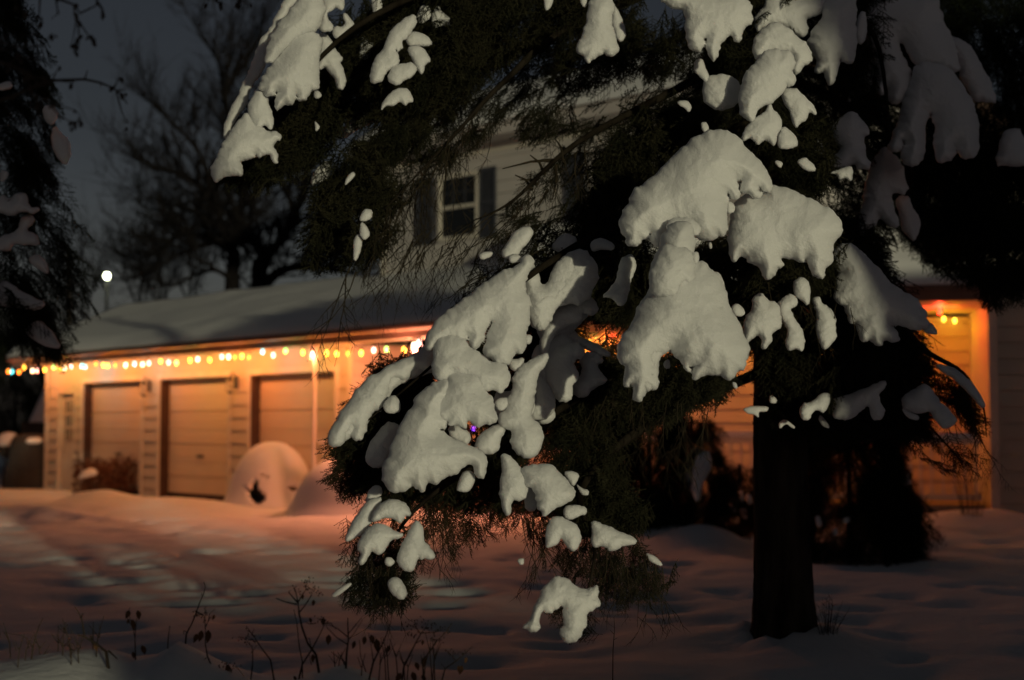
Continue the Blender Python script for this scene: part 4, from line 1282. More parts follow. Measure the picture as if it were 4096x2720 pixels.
# ---- the bright pinkish lamp under the eave where the porch begins
s, z = G.hit(1668, 1368, OV - .12)
q = G.p(s, EZ - .16, OV - .12)
pl = thing('eave_lamp', 'bright pinkish lamp under the eave, at the right end of the garage string lights', 'lamp', (q.x, q.y, q.z))
mb = MB()
mb.lathe((q.x, q.y, q.z), [(.02, -.08), (.06, -.06), (.075, 0), (.06, .05), (.03, .075)], 14)
mb.build('lamp_globe', 'bulb_p', pl, smooth=True)
mb = MB()
mb.lathe((q.x, q.y, q.z), [(.04, .076), (.05, .10), (.07, .13), (.07, .155)], 12)
mb.build('lamp_base', 'iron', pl, smooth=True)
li = bpy.data.lights.new('eave_lamp_glow', 'POINT')
li.energy = 200
li.color = (1.0, .30, .16)
li.shadow_soft_size = .30
lo = bpy.data.objects.new('eave_lamp_glow', li)
COL.objects.link(lo)
lo.parent = pl
lo.location = G.n * .14 + Vector((0, 0, -.16))
# ================================================================ ground
def crest_bank(X):
    """top of the near roadside bank (metres) by position across"""
    u = X / 5.2 * F + 2048
    ys = np.interp(u, [-400, 0, 200, 420, 520, 620, 700, 790, 868, 1000, 1150, 1260, 1366, 1450, 1560, 1800, 2100],
                   [2630, 2640, 2610, 2590, 2640, 2630, 2572, 2615, 2655, 2705, 2720, 2690, 2662, 2700, 2780, 2950, 3150])
    return CZ + (SP + (1360 - ys) / F * CP) * 5.2


HEAPS = []
for px, py, D, h, r in [(415, 1990, 24.5, .19, .42), (345, 1995, 25, .15, .35), (560, 2010, 24, .08, .9), (720, 2010, 23.5, .09, .8), (880, 2020, 22.8, .07, .8), (1500, 2030, 20.5, .12, 1.2), (1300, 2020, 21.0, .08, .6),
                        (2700, 2150, 16.2, .20, .7), (2830, 2180, 15.6, .15, .4), (3990, 2080, 18.5, .22, .9), (3650, 2080, 18.5, .12, .9), (250, 2030, 22.5, .10, .9), (90, 2080, 21.0, .12, .5), (190, 2075, 20.6, .10, .4), (300, 2090, 20.2, .09, .5)]:
    q = at(px, py, D)
    HEAPS.append((q.x, q.y, h, r))
DR = np.random.default_rng(3)
DENTS = [(DR.uniform(-7, 7.5), DR.uniform(7.5, 21), DR.uniform(.03, .085), DR.uniform(.06, .16)) for _ in range(520)]
DENTS += [(DR.uniform(-8.5, -1), DR.uniform(14, 23), -DR.uniform(.01, .03), DR.uniform(.04, .10)) for _ in range(170)]


def ground_z(X, Y):
    X = np.asarray(X, float)
    Y = np.asarray(Y, float)
    z = np.zeros(np.broadcast(X, Y).shape)
    for hx, hy, h, r in HEAPS:
        z = z + h * np.exp(-((X - hx) ** 2 + (Y - hy) ** 2) / (2 * r * r) * 1.6)
    for hx, hy, h, r in DENTS:
        z = z - h * np.exp(-((X - hx) ** 2 / 1.9 + (Y - hy) ** 2) / (2 * r * r))
    # snow thrown up round the trunk
    d = np.hypot(X - trunk_base.x, Y - trunk_base.y)
    z = z + .10 * np.exp(-(d / .6) ** 2) + .07 * np.exp(-((d - .26) / .09) ** 2) * (.5 + .5 * np.sin(3 * np.arctan2(Y - trunk_base.y, X - trunk_base.x) + 1) * np.cos(5 * np.arctan2(Y - trunk_base.y, X - trunk_base.x)))
    bank = crest_bank(X) * np.exp(-((Y - 5.2) / np.where(Y < 5.2, 1.3, .95)) ** 2)
    return z + np.maximum(bank, 0)


def nonuni(lo, hi, a, b, fine, coarse):
    v = list(np.arange(a, b, fine))
    x, st = a, fine
    while x > lo:
        st = min(st * 1.25, coarse)
        x -= st
        v.insert(0, x)
    x, st = v[-1], fine
    while x < hi:
        st = min(st * 1.25, coarse)
        x += st
        v.append(x)
    return np.array(v)


gx = nonuni(-160, 160, -10, 9, .075, 14)
gy = nonuni(-90, 220, 3.0, 26, .085, 14)
GX, GY = np.meshgrid(gx, gy)
GZ = ground_z(GX, GY)
fl = np.array([[0.022 * noise.fractal(Vector((x * .35, y * .5, 1.3)), 1.0, 2.0, 3) + 0.009 * noise.fractal(Vector((x * 1.1, y * 2.2, 5.3)), 1.0, 2.0, 3) + .009 * noise.noise(Vector((x * 3.1, y * 5.2, 4))) + 0.007 * noise.noise(Vector((x * 7, y * 7, 2))) for x in gx] for y in gy])
near = np.clip((Y_ := GY) / 4.0, 0, 1) * 0 + 1
GZ = GZ + fl
GZ = np.where((GX > 40) | (GX < -45) | (GY > 60), GZ * .3, GZ)
verts = np.stack([GX, GY, GZ], -1).reshape(-1, 3)
ny, nx = GX.shape
i0 = (np.arange(ny - 1)[:, None] * nx + np.arange(nx - 1)[None]).ravel()
tris = np.concatenate([np.stack([i0, i0 + 1, i0 + nx + 1], 1), np.stack([i0, i0 + nx + 1, i0 + nx], 1)])
g = fast_mesh('snow_ground', verts, tris, 'snow_ground', smooth=True)
g['kind'] = 'structure'
g['label'] = 'snow covered lawn with soft footprints'
g['category'] = 'ground'

# ================================================================ snow-buried shrubs in front of the garage
def snow_mound(name, label, c, rx, ry, h, hollows, seed):
    t = thing(name, label, 'shrub', (c.x, c.y, 0))
    # inner leafy body
    rng = np.random.default_rng(seed)
    n = 160
    th = rng.random(n) * 2 * np.pi
    ph = np.arccos(rng.random(n))
    P = np.stack([c.x + rx * .72 * np.cos(th) * np.sin(ph), c.y + ry * .72 * np.sin(th) * np.sin(ph), .05 + h * .75 * np.cos(ph)], 1)
    Dv = P - np.array([c.x, c.y, .2]) + np.array([0, 0, -.2])
    P = P * .8 + np.array([c.x, c.y, .05]) * .2
    v, tr = place_sprays(P, Dv, .22 + .16 * rng.random(n), rng, COARSE)
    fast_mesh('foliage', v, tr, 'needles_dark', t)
    # snow shell with hollows
    nu, nv = 96, 48
    vs, fs = [], []
    for j in range(nv + 1):
        for i in range(nu):
            a = 2 * math.pi * i / nu
            e = j / nv * math.pi / 2
            k = 1 + .05 * noise.noise(Vector((math.cos(a) * 1.1 + seed, math.sin(a) * 1.1, e * 1.5)))
            flare = 1 + .25 * max(0, 1 - e * 3.0) ** 2
            x, y, z = rx * k * flare * math.cos(e) ** .93 * math.cos(a), ry * k * flare * math.cos(e) ** .93 * math.sin(a), h * (1.0 + .0 * k) * math.sin(e) ** .92 - .08
            vs.append((c.x + x, c.y + y, z))
    for j in range(nv):
        for i in range(nu):
            q = [j * nu + i, j * nu + (i + 1) % nu, (j + 1) * nu + (i + 1) % nu, (j + 1) * nu + i]
            px, py = to_px(vs[q[0]])
            if vs[q[0]][1] < c.y + .1 and any(in_poly(np.array([px]), np.array([py]), hl)[0] for hl in hollows):
                continue
            fs.append(q)
    mb = MB()
    mb.add(vs, fs)
    o = mb.build('snow_cap', 'snow', t, smooth=True)
    so = o.modifiers.new('thick', 'SOLIDIFY')
    so.thickness = .10
    so.offset = -1
    return t


K = .5102
def T2(s):
    n = [float(x) for x in s.replace(',', ' ').split()]
    return [(700 + n[i] * K, 1250 + n[i + 1] * K) for i in range(0, len(n), 2)]


c = at(1088, 2005, 23.3)
snow_mound('snow_covered_shrub', 'round shrub buried under a dome of snow in front of the third garage door', c, .72, .62, 1.16,
           [T2('515 1345 545 1390 585 1390 600 1320 630 1290 645 1380 690 1440 700 1490 610 1515 560 1440'), T2('650 1275 690 1280 735 1300 700 1318'), T2('860 1365 920 1370 965 1390 930 1405 880 1395')], 11)
c = at(1420, 2060, 20.8)
snow_mound('snow_covered_shrub', 'wide low shrub under smooth snow, half hidden by the spruce\'s left boughs', c, .95, .8, 1.0, [], 23)

# brown dry shrub before the first door
bc = at(425, 1960, 27.6)
bs = thing('dry_shrub', 'reddish brown dry shrub with snow patch in front of the first garage door', 'shrub', (bc.x, bc.y, 0))
rng = random.Random(4)
mb = MB()
for i in range(2600):
    while True:
        x, y, z = rng.uniform(-1, 1), rng.uniform(-1, 1), rng.uniform(0, 1)
        if x * x + y * y < 1 and z < .82 + .25 * noise.noise(Vector((x * 4, y * 4, 1.0))):
            break
    p = Vector((bc.x + x * .66, bc.y + y * .42, z * .80))
    a, b = Vector((rng.gauss(0, 1), rng.gauss(0, 1), rng.gauss(0, 1))).normalized(), Vector((rng.gauss(0, 1), rng.gauss(0, 1), rng.gauss(0, 1))).normalized()
    s = rng.uniform(.025, .05)
    mb.add([tuple(p - a * s), tuple(p + b * s * .6), tuple(p + a * s), tuple(p - b * s * .6)], [(0, 1, 2, 3)])
mb.build('foliage', 'brown_shrub', bs)
mb = MB()
for i in range(26):
    a = rng.uniform(0, 6.28)
    mb.tube([(bc.x + .15 * math.cos(a), bc.y + .1 * math.sin(a), -.05), (bc.x + .4 * math.cos(a), bc.y + .3 * math.sin(a), .4), (bc.x + .6 * math.cos(a), bc.y + .4 * math.sin(a), .75 + rng.uniform(-.1, .12))], [.01, .007, .003], 4)
mb.build('stems', 'dry_stem', bs)
snow_lump('snow_patch', [(310, 1915), (330, 1885), (370, 1872), (390, 1885), (385, 1900), (345, 1908)], 27.05, bs, cap=.09, seed=51)

# ================================================================ far left: grills, shed
kc = at(32, 1900, 31.5)
kg = thing('kettle_grill', 'small black kettle grill on thin legs with a round cap of snow', 'grill', (kc.x, kc.y, 0))
mb = MB()
mb.lathe((kc.x, kc.y, .62), [(.03, 0), (.15, .03), (.22, .12), (.25, .24), (.26, .26)], 18)
mb.build('bowl', 'iron', kg, smooth=True)
mb = MB()
mb.lathe((kc.x, kc.y, .885), [(.26, 0), (.255, .10), (.21, .22), (.12, .29), (.02, .31)], 18)
mb.build('snow_cap', 'snow', kg, smooth=True)
for a in (.4, 2.5, 4.6):
    mb = MB()
    mb.tube([(kc.x + .1 * math.cos(a), kc.y + .1 * math.sin(a), .68), (kc.x + .25 * math.cos(a), kc.y + .25 * math.sin(a), 0)], .014, 6)
    mb.build('leg', 'iron', kg)

cc = at(130, 1935, 30.6)
cg = thing('covered_grill', 'dark grill draped in a black cover beside the garage corner, snow on top', 'grill', (cc.x, cc.y, 0))
mb = MB()
nu, prof = 28, [(.62, 0.0, .34), (.56, .25, .31), (.50, .55, .28), (.48, .85, .27), (.46, 1.0, .26), (.40, 1.12, .2), (.2, 1.16, .1), (.02, 1.17, .01)]
vs, fs = [], []
for rx, z, ry in prof:
    for k in range(nu):
        a = 2 * math.pi * k / nu
        f = 1 + .07 * math.sin(a * 7 + z) * (1.2 - z)
        vs.append((cc.x + rx * f * math.copysign(abs(math.cos(a)) ** .6, math.cos(a)), cc.y + ry * f * math.copysign(abs(math.sin(a)) ** .6, math.sin(a)), z))
for j in range(len(prof) - 1):
    for k in range(nu):
        fs.append((j * nu + k, j * nu + (k + 1) % nu, (j + 1) * nu + (k + 1) % nu, (j + 1) * nu + k))
mb.add(vs, fs)
mb.build('cover', 'iron', cg, smooth=True)
snow_lump('snow_cap', [(100, 1768), (112, 1752), (150, 1750), (172, 1758), (160, 1772), (120, 1774)], 30.4, cg, cap=.10, seed=61)
snow_lump('snow_cap', [(66, 1790), (70, 1765), (92, 1760), (106, 1775), (100, 1800)], 30.5, cg, cap=.12, seed=62)

# snowy shed roof behind the garage corner
sc = at(165, 1745, 36)
sh = thing('garden_shed', 'small shed with steep snowy roof behind the garage corner', 'shed', (sc.x, sc.y, 0))
mb = MB()
mb.box((sc.x + .6, sc.y + 1.2, .7), 1.1, 1.2, .72)
mb.build('wall', 'pole_wood', sh)
A = [at(*q) for q in ((100, 1745, 36), (196, 1745, 36), (196, 1560, 36.6), (180, 1565, 36.6))]
mb = MB()
off = Vector((2.2, .2, 0))
snow_sheet(mb, A[0], A[1] + off, A[2] + off, A[3], 20, 16, .16, 7.0)
mb.build('roof_snow', 'snow', sh, smooth=True)
mb = MB()
mb.add([tuple(v - Vector((0, 0, .02))) for v in (A[0], A[1] + off, A[2] + off, A[3])] + [tuple(v + Vector((0, 2.4, -2.4 if False else -(v.z - 1.45)))) for v in (A[2] + off, A[3])], [(0, 1, 2, 3), (3, 2, 4, 5)])
mb.build('roof', 'pole_wood', sh)

# ================================================================ conifers
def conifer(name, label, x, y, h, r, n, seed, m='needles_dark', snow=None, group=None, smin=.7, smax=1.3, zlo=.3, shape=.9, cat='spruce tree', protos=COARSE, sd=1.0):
    t = thing(name, label, cat, (x, y, 0), group)
    mb = MB()
    mb.tube([(x, y, -.1), (x, y, h * .4), (x, y, h * .97)], [.03 * h * .6, .02 * h * .6, .02], 10)
    mb.build('trunk', 'bark', t, smooth=True)
    rng = np.random.default_rng(seed)
    f = rng.random(n) ** 1.25
    z = zlo + f * (h - zlo)
    th = rng.random(n) * 2 * np.pi
    R_ = r * (1 - f) ** shape * (.45 + .6 * np.sqrt(rng.random(n))) * (1 + .22 * np.sin(th * 3 + z * 5)) + .06
    P = np.stack([x + R_ * np.cos(th), y + R_ * np.sin(th), z], 1)
    Dv = np.stack([np.cos(th), np.sin(th), -.45 - .5 * rng.random(n)], 1) + (rng.random((n, 3)) - .5) * .5
    v, tr = place_sprays(P, Dv, (smin + (smax - smin) * rng.random(n)) * sd, rng, protos)
    fast_mesh('crown', v, tr, m, t)
    return t


lt = at(-190, 1900, 10.0)
lsp = conifer('snowy_spruce', 'dark spruce at the left edge with dull brownish snow on its boughs', lt.x, lt.y, 4.9, .66, 1700, 71, zlo=2.0, shape=.5, smin=.2, smax=.42)
LL = [('L', '-40 960 0 870 40 895 80 865 120 870 125 930 180 935 150 960 100 940 60 965 0 945', .08), ('L', '-40 1130 0 1060 80 1040 100 970 140 965 155 990 110 1030 160 1050 180 1090 120 1095 60 1085 40 1120 0 1120', .10),
      ('L', '125 1160 160 1140 200 1160 220 1225 180 1210 140 1180', .07), ('L', '-30 1310 0 1270 40 1260 90 1310 130 1330 205 1360 180 1385 100 1380 40 1370 -30 1360', .10),
      ('L', '240 560 275 600 310 640 315 700 290 740 260 700 230 640', .09), ('L', '190 480 240 470 262 520 235 560 200 540', .07), ('L', '0 760 40 770 30 800 0 820', .05),
      ('L', '110 1470 180 1430 230 1490 280 1560 200 1550 140 1510', .07), ('L', '-10 380 40 360 60 390 0 410', .05)]
for i, (t, s, cap) in enumerate(LL):
    snow_lump('snow_clump', pts(t, s), 9.6, lsp, cap=cap, seed=400 + i)

# dark evergreen shrubs before the porch and behind the trunk
def shrub(name, label, px, py, D, h, r, n, seed, lumps=(), cat='shrub', shape=.5):
    q = at(px, py, D)
    t = conifer(name, label, q.x, q.y, h, r, n * 3, seed, zlo=.1, shape=shape, cat=cat, smin=.22, smax=.5)
    for i, (s, cap, dd) in enumerate(lumps):
        snow_lump('snow_clump', pts('S', s), D - dd, t, cap=cap, seed=seed + i)
    return t


shrub('evergreen_shrub', 'tall dark evergreen shrub with grey snow, left of the trunk beside the orange porch', 2600, 2130, 16.6, 2.05, .36, 200, 81,
      [('2560 1640 2600 1600 2640 1620 2620 1660 2580 1700 2550 1690', .06, .5), ('2750 1810 2810 1790 2840 1840 2800 1900 2790 1990 2760 1960 2740 1880', .07, .6)])
shrub('evergreen_shrub', 'drooping dark shrub with snow streaks close to the left of the trunk', 2770, 2150, 16.2, 1.5, .33, 150, 82, [('2780 1830 2830 1800 2850 1850 2800 1950 2795 2010 2770 1980', .06, .5)])
shrub('evergreen_shrub', 'low snow-flecked shrub touching the left side of the trunk', 2960, 2090, 17.5, .9, .30, 100, 83,
      [('2915 2010 2935 1985 2950 2000 2945 2050 2920 2055', .05, .5), ('2955 1970 2970 1960 2975 2000 2960 2010', .04, .5), ('2980 1980 3000 1975 3010 2010 2995 2020', .04, .5), ('2955 2040 2985 2030 2990 2080 2965 2060', .04, .5)])
shrub('evergreen_shrub', 'dark snowy shrub in deep shade under the left boughs', 2450, 2110, 17.3, 1.45, .40, 130, 84,
      [('2400 1790 2440 1780 2450 1830 2410 1850', .05, .5), ('2420 1900 2460 1890 2470 1940 2430 1960', .05, .5), ('2380 1850 2410 1850 2415 1890 2385 1890', .04, .5), ('2450 1960 2480 1960 2470 2010 2450 2000', .04, .5)])
shrub('evergreen_shrub', 'bulky black evergreen shrub directly behind the trunk', 3400, 2190, 14.6, 1.85, .52, 420, 85,
      [('3260 2070 3275 2060 3290 2100 3270 2110', .04, .6), ('3370 2075 3400 2065 3400 2090 3375 2095', .03, .6), ('3330 2115 3350 2110 3350 2140 3335 2145', .03, .6)], shape=.28)
shrub('evergreen_shrub', 'small dark shrub at the right end of the porch rail\'s left post', 3560, 2110, 16.2, .9, .17, 60, 86, [('3600 1905 3640 1890 3650 1930 3620 1945', .05, .4)])

# bare shrub and dry grass by the porch rail
def twiggy(name, label, q, n, h, spread, r, seed, m='dry_stem', cat='shrub', group=None):
    rng = random.Random(seed)
    mb = MB()
    for i in range(n):
        a, l = rng.uniform(0, 6.28), rng.uniform(.1, 1)
        tx, ty = math.cos(a) * spread * l, math.sin(a) * spread * l * .6
        hh = h * rng.uniform(.55, 1.05)
        P = [Vector((q.x + tx * .15, q.y + ty * .15, -.08)), Vector((q.x + tx * .5, q.y + ty * .5, hh * .55)), Vector((q.x + tx, q.y + ty, hh))]
        mb.tube(P, [r, r * .7, r * .25], 4, cap=False)
        for k in range(3):
            b = P[1].lerp(P[2], rng.random())
            e = b + Vector((rng.uniform(-.5, .5), rng.uniform(-.5, .5), rng.uniform(.1, .6))) * h * .28
            mb.tube([b, e], [r * .5, r * .2], 3, cap=False)
    o = mb.build(name, m)
    return tag(o, label, cat, group)


twiggy('bare_shrub', 'small leafless shrub in front of the porch balusters', at(3660, 2110, 17.6), 40, .5, .28, .006, 91)
twiggy('dry_grass_clump', 'tall thin dry stems leaning before the yellow wall by the dark wing', at(3880, 2100, 18.0), 26, 1.15, .55, .004, 92, cat='dry plant')

q = at(3310, 2540, 8.6)
q.z = 0
twiggy('dry_grass_tuft', 'short dry grass tuft poking through the snow at the right foot of the trunk', q, 26, .30, .14, .0022, 93, cat='dry plant')

# ================================================================ bare trees
def bare_tree(name, label, limbs, D, seed, gen=3, m='bark_grey', group=None, dens=1.0):
    rng = random.Random(seed)
    b = at(limbs[0][0][0], limbs[0][0][1], D)
    t = thing(name, label, 'bare tree', (b.x, b.y, 0), group)
    tr, cr = MB(), MB()

    def grow(p, d, L, r, depth):
        n = 5
        P = [p]
        for i in range(n):
            d = (d + Vector((rng.uniform(-.33, .33), rng.uniform(-.33, .33), rng.uniform(-.18, .30)))).normalized()
            P.append(P[-1] + d * (L / n))
        cr.tube(P, [r * (1 - .7 * i / n) for i in range(n + 1)], 4 if depth else 5, cap=False)
        if depth < gen:
            k = int((4, 5, 4, 4)[min(depth, 3)] * dens + rng.random())
            for _ in range(k):
                i = rng.randint(1, n)
                nd = (P[min(i + 1, n)] - P[i - 1]).normalized() + Vector((rng.uniform(-1, 1), rng.uniform(-1, 1), rng.uniform(-.4, .8))) * .85
                grow(P[i], nd.normalized(), L * rng.uniform(.5, .72), r * .62, depth + 1)
    for li, lm in enumerate(limbs):
        P = []
        for i, q in enumerate(lm):
            jd = 0 if i == 0 else rng.uniform(-.6, .6)
            P.append(at(q[0], q[1], D + jd))
        rad = [(q[2] + 1.2) * 1.12 * D / F for q in lm]
        if li < 2:
            P.insert(0, Vector((P[0].x, P[0].y, -.2)))
            rad.insert(0, rad[0] * 1.3)
        # smooth
        PP, RR = [], []
        for i in range(len(P) - 1):
            for s in range(4):
                f = s / 4
                p0, p1, p2, p3 = P[max(i - 1, 0)], P[i], P[i + 1], P[min(i + 2, len(P) - 1)]
                PP.append(.5 * ((2 * p1) + (p2 - p0) * f + (2 * p0 - 5 * p1 + 4 * p2 - p3) * f * f + (3 * p1 - p0 - 3 * p2 + p3) * f ** 3))
                RR.append(rad[i] * (1 - f) + rad[i + 1] * f)
        PP.append(P[-1]); RR.append(rad[-1])
        tr.tube(PP, RR, 8)
        n = len(PP)
        for i in range(4 if li < 2 else 2, n, 1):
            for _ in range(2 if rng.random() < .75 * dens else 1):
                d = (PP[i] - PP[i - 1]).normalized() + Vector((rng.uniform(-1, 1), rng.uniform(-.8, .8), rng.uniform(-.2, 1.0))) * .9
                grow(PP[i], d.normalized(), rng.uniform(.8, 1.7) * D / 36, min(max(RR[i] * .45, .016), .034), 0)
    tr.build('trunk', m, t, smooth=True)
    cr.build('crown', m, t)
    return t


LIMBS = [
    [(929, 1160, 26), (932, 1080, 23), (925, 1000, 20), (870, 968, 13), (780, 940, 9), (714, 946, 6), (640, 1000, 4)],
    [(1036, 1140, 30), (1050, 1060, 26), (1070, 1010, 24), (1116, 973, 18), (1188, 848, 15), (1223, 714, 12), (1240, 560, 8), (1260, 420, 5)],
    [(1063, 1018, 20), (1000, 960, 16), (947, 973, 13), (900, 930, 12), (857, 804, 11), (759, 714, 9), (660, 680, 6), (560, 640, 4)],
    [(930, 1010, 18), (950, 880, 15), (975, 780, 13), (960, 640, 10), (900, 420, 8), (876, 250, 6), (800, 140, 4)],
    [(893, 402, 7), (940, 300, 5), (1010, 210, 4), (1050, 120, 3)],
    [(1072, 1125, 20), (1120, 1085, 16), (1190, 1068, 14), (1290, 1070, 11), (1400, 1090, 8)],
    [(857, 804, 9), (800, 620, 7), (700, 500, 5), (610, 420, 3.5)],
    [(870, 968, 9), (760, 1000, 6), (640, 1060, 5), (540, 1110, 3)],
    [(1188, 848, 10), (1120, 720, 8), (1080, 560, 6), (1040, 420, 4)],
    [(947, 973, 9), (840, 880, 7), (720, 830, 5), (600, 790, 3.5)],
    [(1000, 960, 9), (1010, 820, 8), (1060, 700, 6), (1130, 560, 4)],
    [(929, 1120, 9), (860, 1080, 7), (780, 1100, 5), (700, 1140, 3)],
]
bare_tree('bare_tree', 'large leafless spreading tree behind the garage roof', LIMBS, 37.0, 101, gen=2)
for i, (px, py, hh) in enumerate([(330, 1260, 240), (560, 1230, 250), (760, 1200, 200), (640, 1215, 180)]):
    bare_tree('bare_sapling', ['thin leafless sapling at the foot of the utility pole', 'leafless sapling under the bare tree\'s left edge', 'leafless sapling behind the ridge left of the twin trunks', 'faint leafless sapling right of the street lamp'][i],
              [[(px, py, 4), (px + 6, py - hh * .5, 3), (px - 10, py - hh, 1.5)], [(px + 20, py, 3), (px + 40, py - hh * .4, 2.2), (px + 70, py - hh * .8, 1.2)], [(px - 10, py, 3), (px - 50, py - hh * .4, 2), (px - 70, py - hh * .7, 1.2)]], 46, 110 + i, gen=1, dens=.8)

# utility pole and lamp
up = at(282, 1400, 42)
tp = at(274, 1000, 42)
mb = MB()
mb.tube([(up.x, up.y, -.2), (up.x, up.y, 3), (tp.x, tp.y, tp.z)], [.11, .10, .085], 10)
pole = thing('utility_pole', 'plain wooden utility pole left of the glowing street lamp', 'utility pole', (up.x, up.y, 0))
mb.build('pole', 'pole_wood', pole, smooth=True)
mb = MB()
mb.tube([(tp.x, tp.y, tp.z - .12), (tp.x + .25, tp.y, tp.z - .16), (tp.x + .42, tp.y, tp.z - .3)], .012, 5)
mb.build('bracket', 'iron', pole)
lp = at(428, 1101, 58)
lamp = thing('street_lamp', 'lit street lamp glowing pale yellow above the garage roof', 'street lamp', (lp.x, lp.y, 0))
mb = MB()
mb.tube([(lp.x, lp.y, -.2), (lp.x, lp.y, lp.z - .25)], [.08, .06], 10)
mb.build('pole', 'iron', lamp, smooth=True)
mb = MB()
mb.lathe((lp.x, lp.y, lp.z - .22), [(.03, .08), (.08, .10), (.10, .16), (.10, .22), (.08, .27), (.03, .30)], 14)
mb.build('lamp_globe', 'lamp_glow', lamp, smooth=True)
mb = MB()
mb.lathe((lp.x, lp.y, lp.z + .165), [(.04, -.08), (.14, -.07), (.11, -.03), (.03, .0)], 14)
mb.build('lamp_cap', 'iron', lamp, smooth=True)

# dark trees beyond at the far left
for i, (px, D, h, r) in enumerate([(-40, 40, 6.0, 2.2), (60, 44, 4.6, 2.0)]):
    q = at(px, 1750, D)
    conifer('evergreen_tree', ['dark evergreen far behind the left spruce', 'lower dark evergreen behind the kettle grill'][i], q.x, q.y, h, r, 260, 120 + i, zlo=1.2, smin=.8, smax=1.6, shape=.6, cat='evergreen tree')

# ================================================================ near twigs and weeds
def stem(mb, P, r0, r1, n=5):
    k = len(P)
    mb.tube(P, [r0 + (r1 - r0) * i / max(k - 1, 1) for i in range(k)], n, cap=False)


def bud(mb, p, r, rng):
    d = Vector((rng.uniform(-.6, .6), rng.uniform(-.4, .4), -1)).normalized()
    mb.tube([p, p + d * r * .8, p + d * r * 2.2, p + d * r * 3.2], [r * .3, r, r * .9, r * .15], 6)


def berry_twig(label, main, D, subs, seed, nbud, kind='hanging_branch'):
    rng = random.Random(seed)
    P = [at(x, y, D) for x, y in main]
    t = thing(kind, label, 'branch', tuple(P[0]))
    mb = MB()
    stem(mb, P, .006 * D / 4, .0018 * D / 4)
    tips = []
    for sb in subs:
        Q = [at(x, y, D + rng.uniform(-.05, .05)) for x, y in sb]
        stem(mb, Q, .003 * D / 4, .0012 * D / 4)
        tips += Q[1:]
    mb.build('stem', 'dry_stem', t)
    for i in range(nbud):
        mb = MB()
        p = rng.choice(tips if tips and rng.random() < .75 else P[1:])
        bud(mb, p + Vector((rng.uniform(-.008, .008), 0, rng.uniform(-.01, .01))), rng.uniform(.0032, .0068) * D / 4, rng)
        mb.build('bud', 'dry_stem', t)


L_ = lambda s: pts('L', s)
berry_twig('slender arching twig with dark buds against the sky, at left', L_('-40 460 60 430 170 378 250 360 380 355 450 370 510 395 545 425 570 465'), 4.2,
           [L_('250 360 330 370'), L_('380 355 392 315'), L_('510 395 535 345'), L_('520 410 545 500 575 555'), L_('530 405 565 400'), L_('450 372 452 388'), L_('170 378 120 320 60 290'), L_('120 395 175 460'), L_('230 365 260 310')], 201, 15)
berry_twig('tangled budded twigs hugging the left spruce at the frame edge', L_('-60 260 40 290 120 330 200 360'), 4.0,
           [L_('40 290 90 250 140 265'), L_('60 300 100 330 180 345'), L_('-20 230 80 210 180 205 240 150'), L_('0 190 60 200 110 150'), L_('120 330 140 420 230 460 340 495 365 530'), L_('200 440 270 520 330 555'), L_('160 430 185 560'), L_('0 180 20 150')], 202, 34)
berry_twig('cluster of twigs drooping into the top left corner', L_('150 -60 250 -10 330 20 360 60'), 4.1,
           [L_('330 20 340 100 320 210'), L_('345 60 355 170 350 230'), L_('330 60 400 165 415 170'), L_('360 60 440 20 470 70'), L_('250 -10 260 60 230 85'), L_('180 -20 175 80 195 105'), L_('420 -20 460 40 470 75'), L_('60 -30 70 20 110 60')], 203, 26)
berry_twig('short twigs with buds hanging from the top edge, left of the spruce', L_('880 -60 960 -10 990 20'), 4.3, [L_('960 -10 985 20 1000 40'), L_('930 -20 935 15'), L_('1040 -40 1070 5 1080 30'), L_('1060 -10 1110 15')], 204, 9)

Q6 = lambda s: [(float(a) * .42355, 2200 + float(b) * .42355) for a, b in zip(s.split()[0::2], s.split()[1::2])]
Q7 = lambda s: [(900 + float(a) * .42355, 2200 + float(b) * .42355) for a, b in zip(s.split()[0::2], s.split()[1::2])]
WG_ = 'dry weed stalks on the front snowbank'


def weed(label, main, D, subs, leaves=(), heads=(), seed=0, r=.0035):
    rng = random.Random(seed)
    P = [at(x, y, D) for x, y in main]
    P[0] = Vector((P[0].x, P[0].y, P[0].z - .10))
    t = thing('dry_weed', label, 'weed', tuple(P[0]), WG_)
    mb = MB()
    stem(mb, P, r, r * .35)
    for sb in subs:
        Q = [at(x, y, D + rng.uniform(-.03, .03)) for x, y in sb]
        Q[0].y = at(*sb[0], D).y
        stem(mb, Q, r * .55, r * .25, 4)
    mb.build('stem', 'dry_stem', t)
    if heads:
        mb = MB()
        for x, y, s in heads:
            c = at(x, y, D)
            for _ in range(16):
                p = c + Vector((rng.gauss(0, s), rng.gauss(0, s), rng.gauss(0, s * .45)))
                bud(mb, p, .0021, rng)
        mb.build('seed_head', 'dry_stem', t)
    for x, y, L in leaves:
        c = at(x, y, D)
        d = Vector((rng.uniform(-.5, .5), rng.uniform(-.3, .3), -1)).normalized()
        sd = d.cross(Vector((rng.uniform(-.4, .4), 1, 0))).normalized()
        vs, fs = [], []
        for i, (f, w) in enumerate(((0, .03), (.25, .24), (.55, .26), (.8, .14), (1, .01))):
            q = c + d * L * f + Vector((0, 1, 0)) * .22 * L * math.sin(f * 3)
            vs += [tuple(q - sd * w * L), tuple(q + Vector((0, .06 * L, 0))), tuple(q + sd * w * L)]
        for i in range(4):
            k = i * 3
            fs += [(k, k + 1, k + 4, k + 3), (k + 1, k + 2, k + 5, k + 4)]
        mb = MB()
        mb.add(vs, fs)
        mb.build('leaf', 'dry_leaf', t, smooth=True)


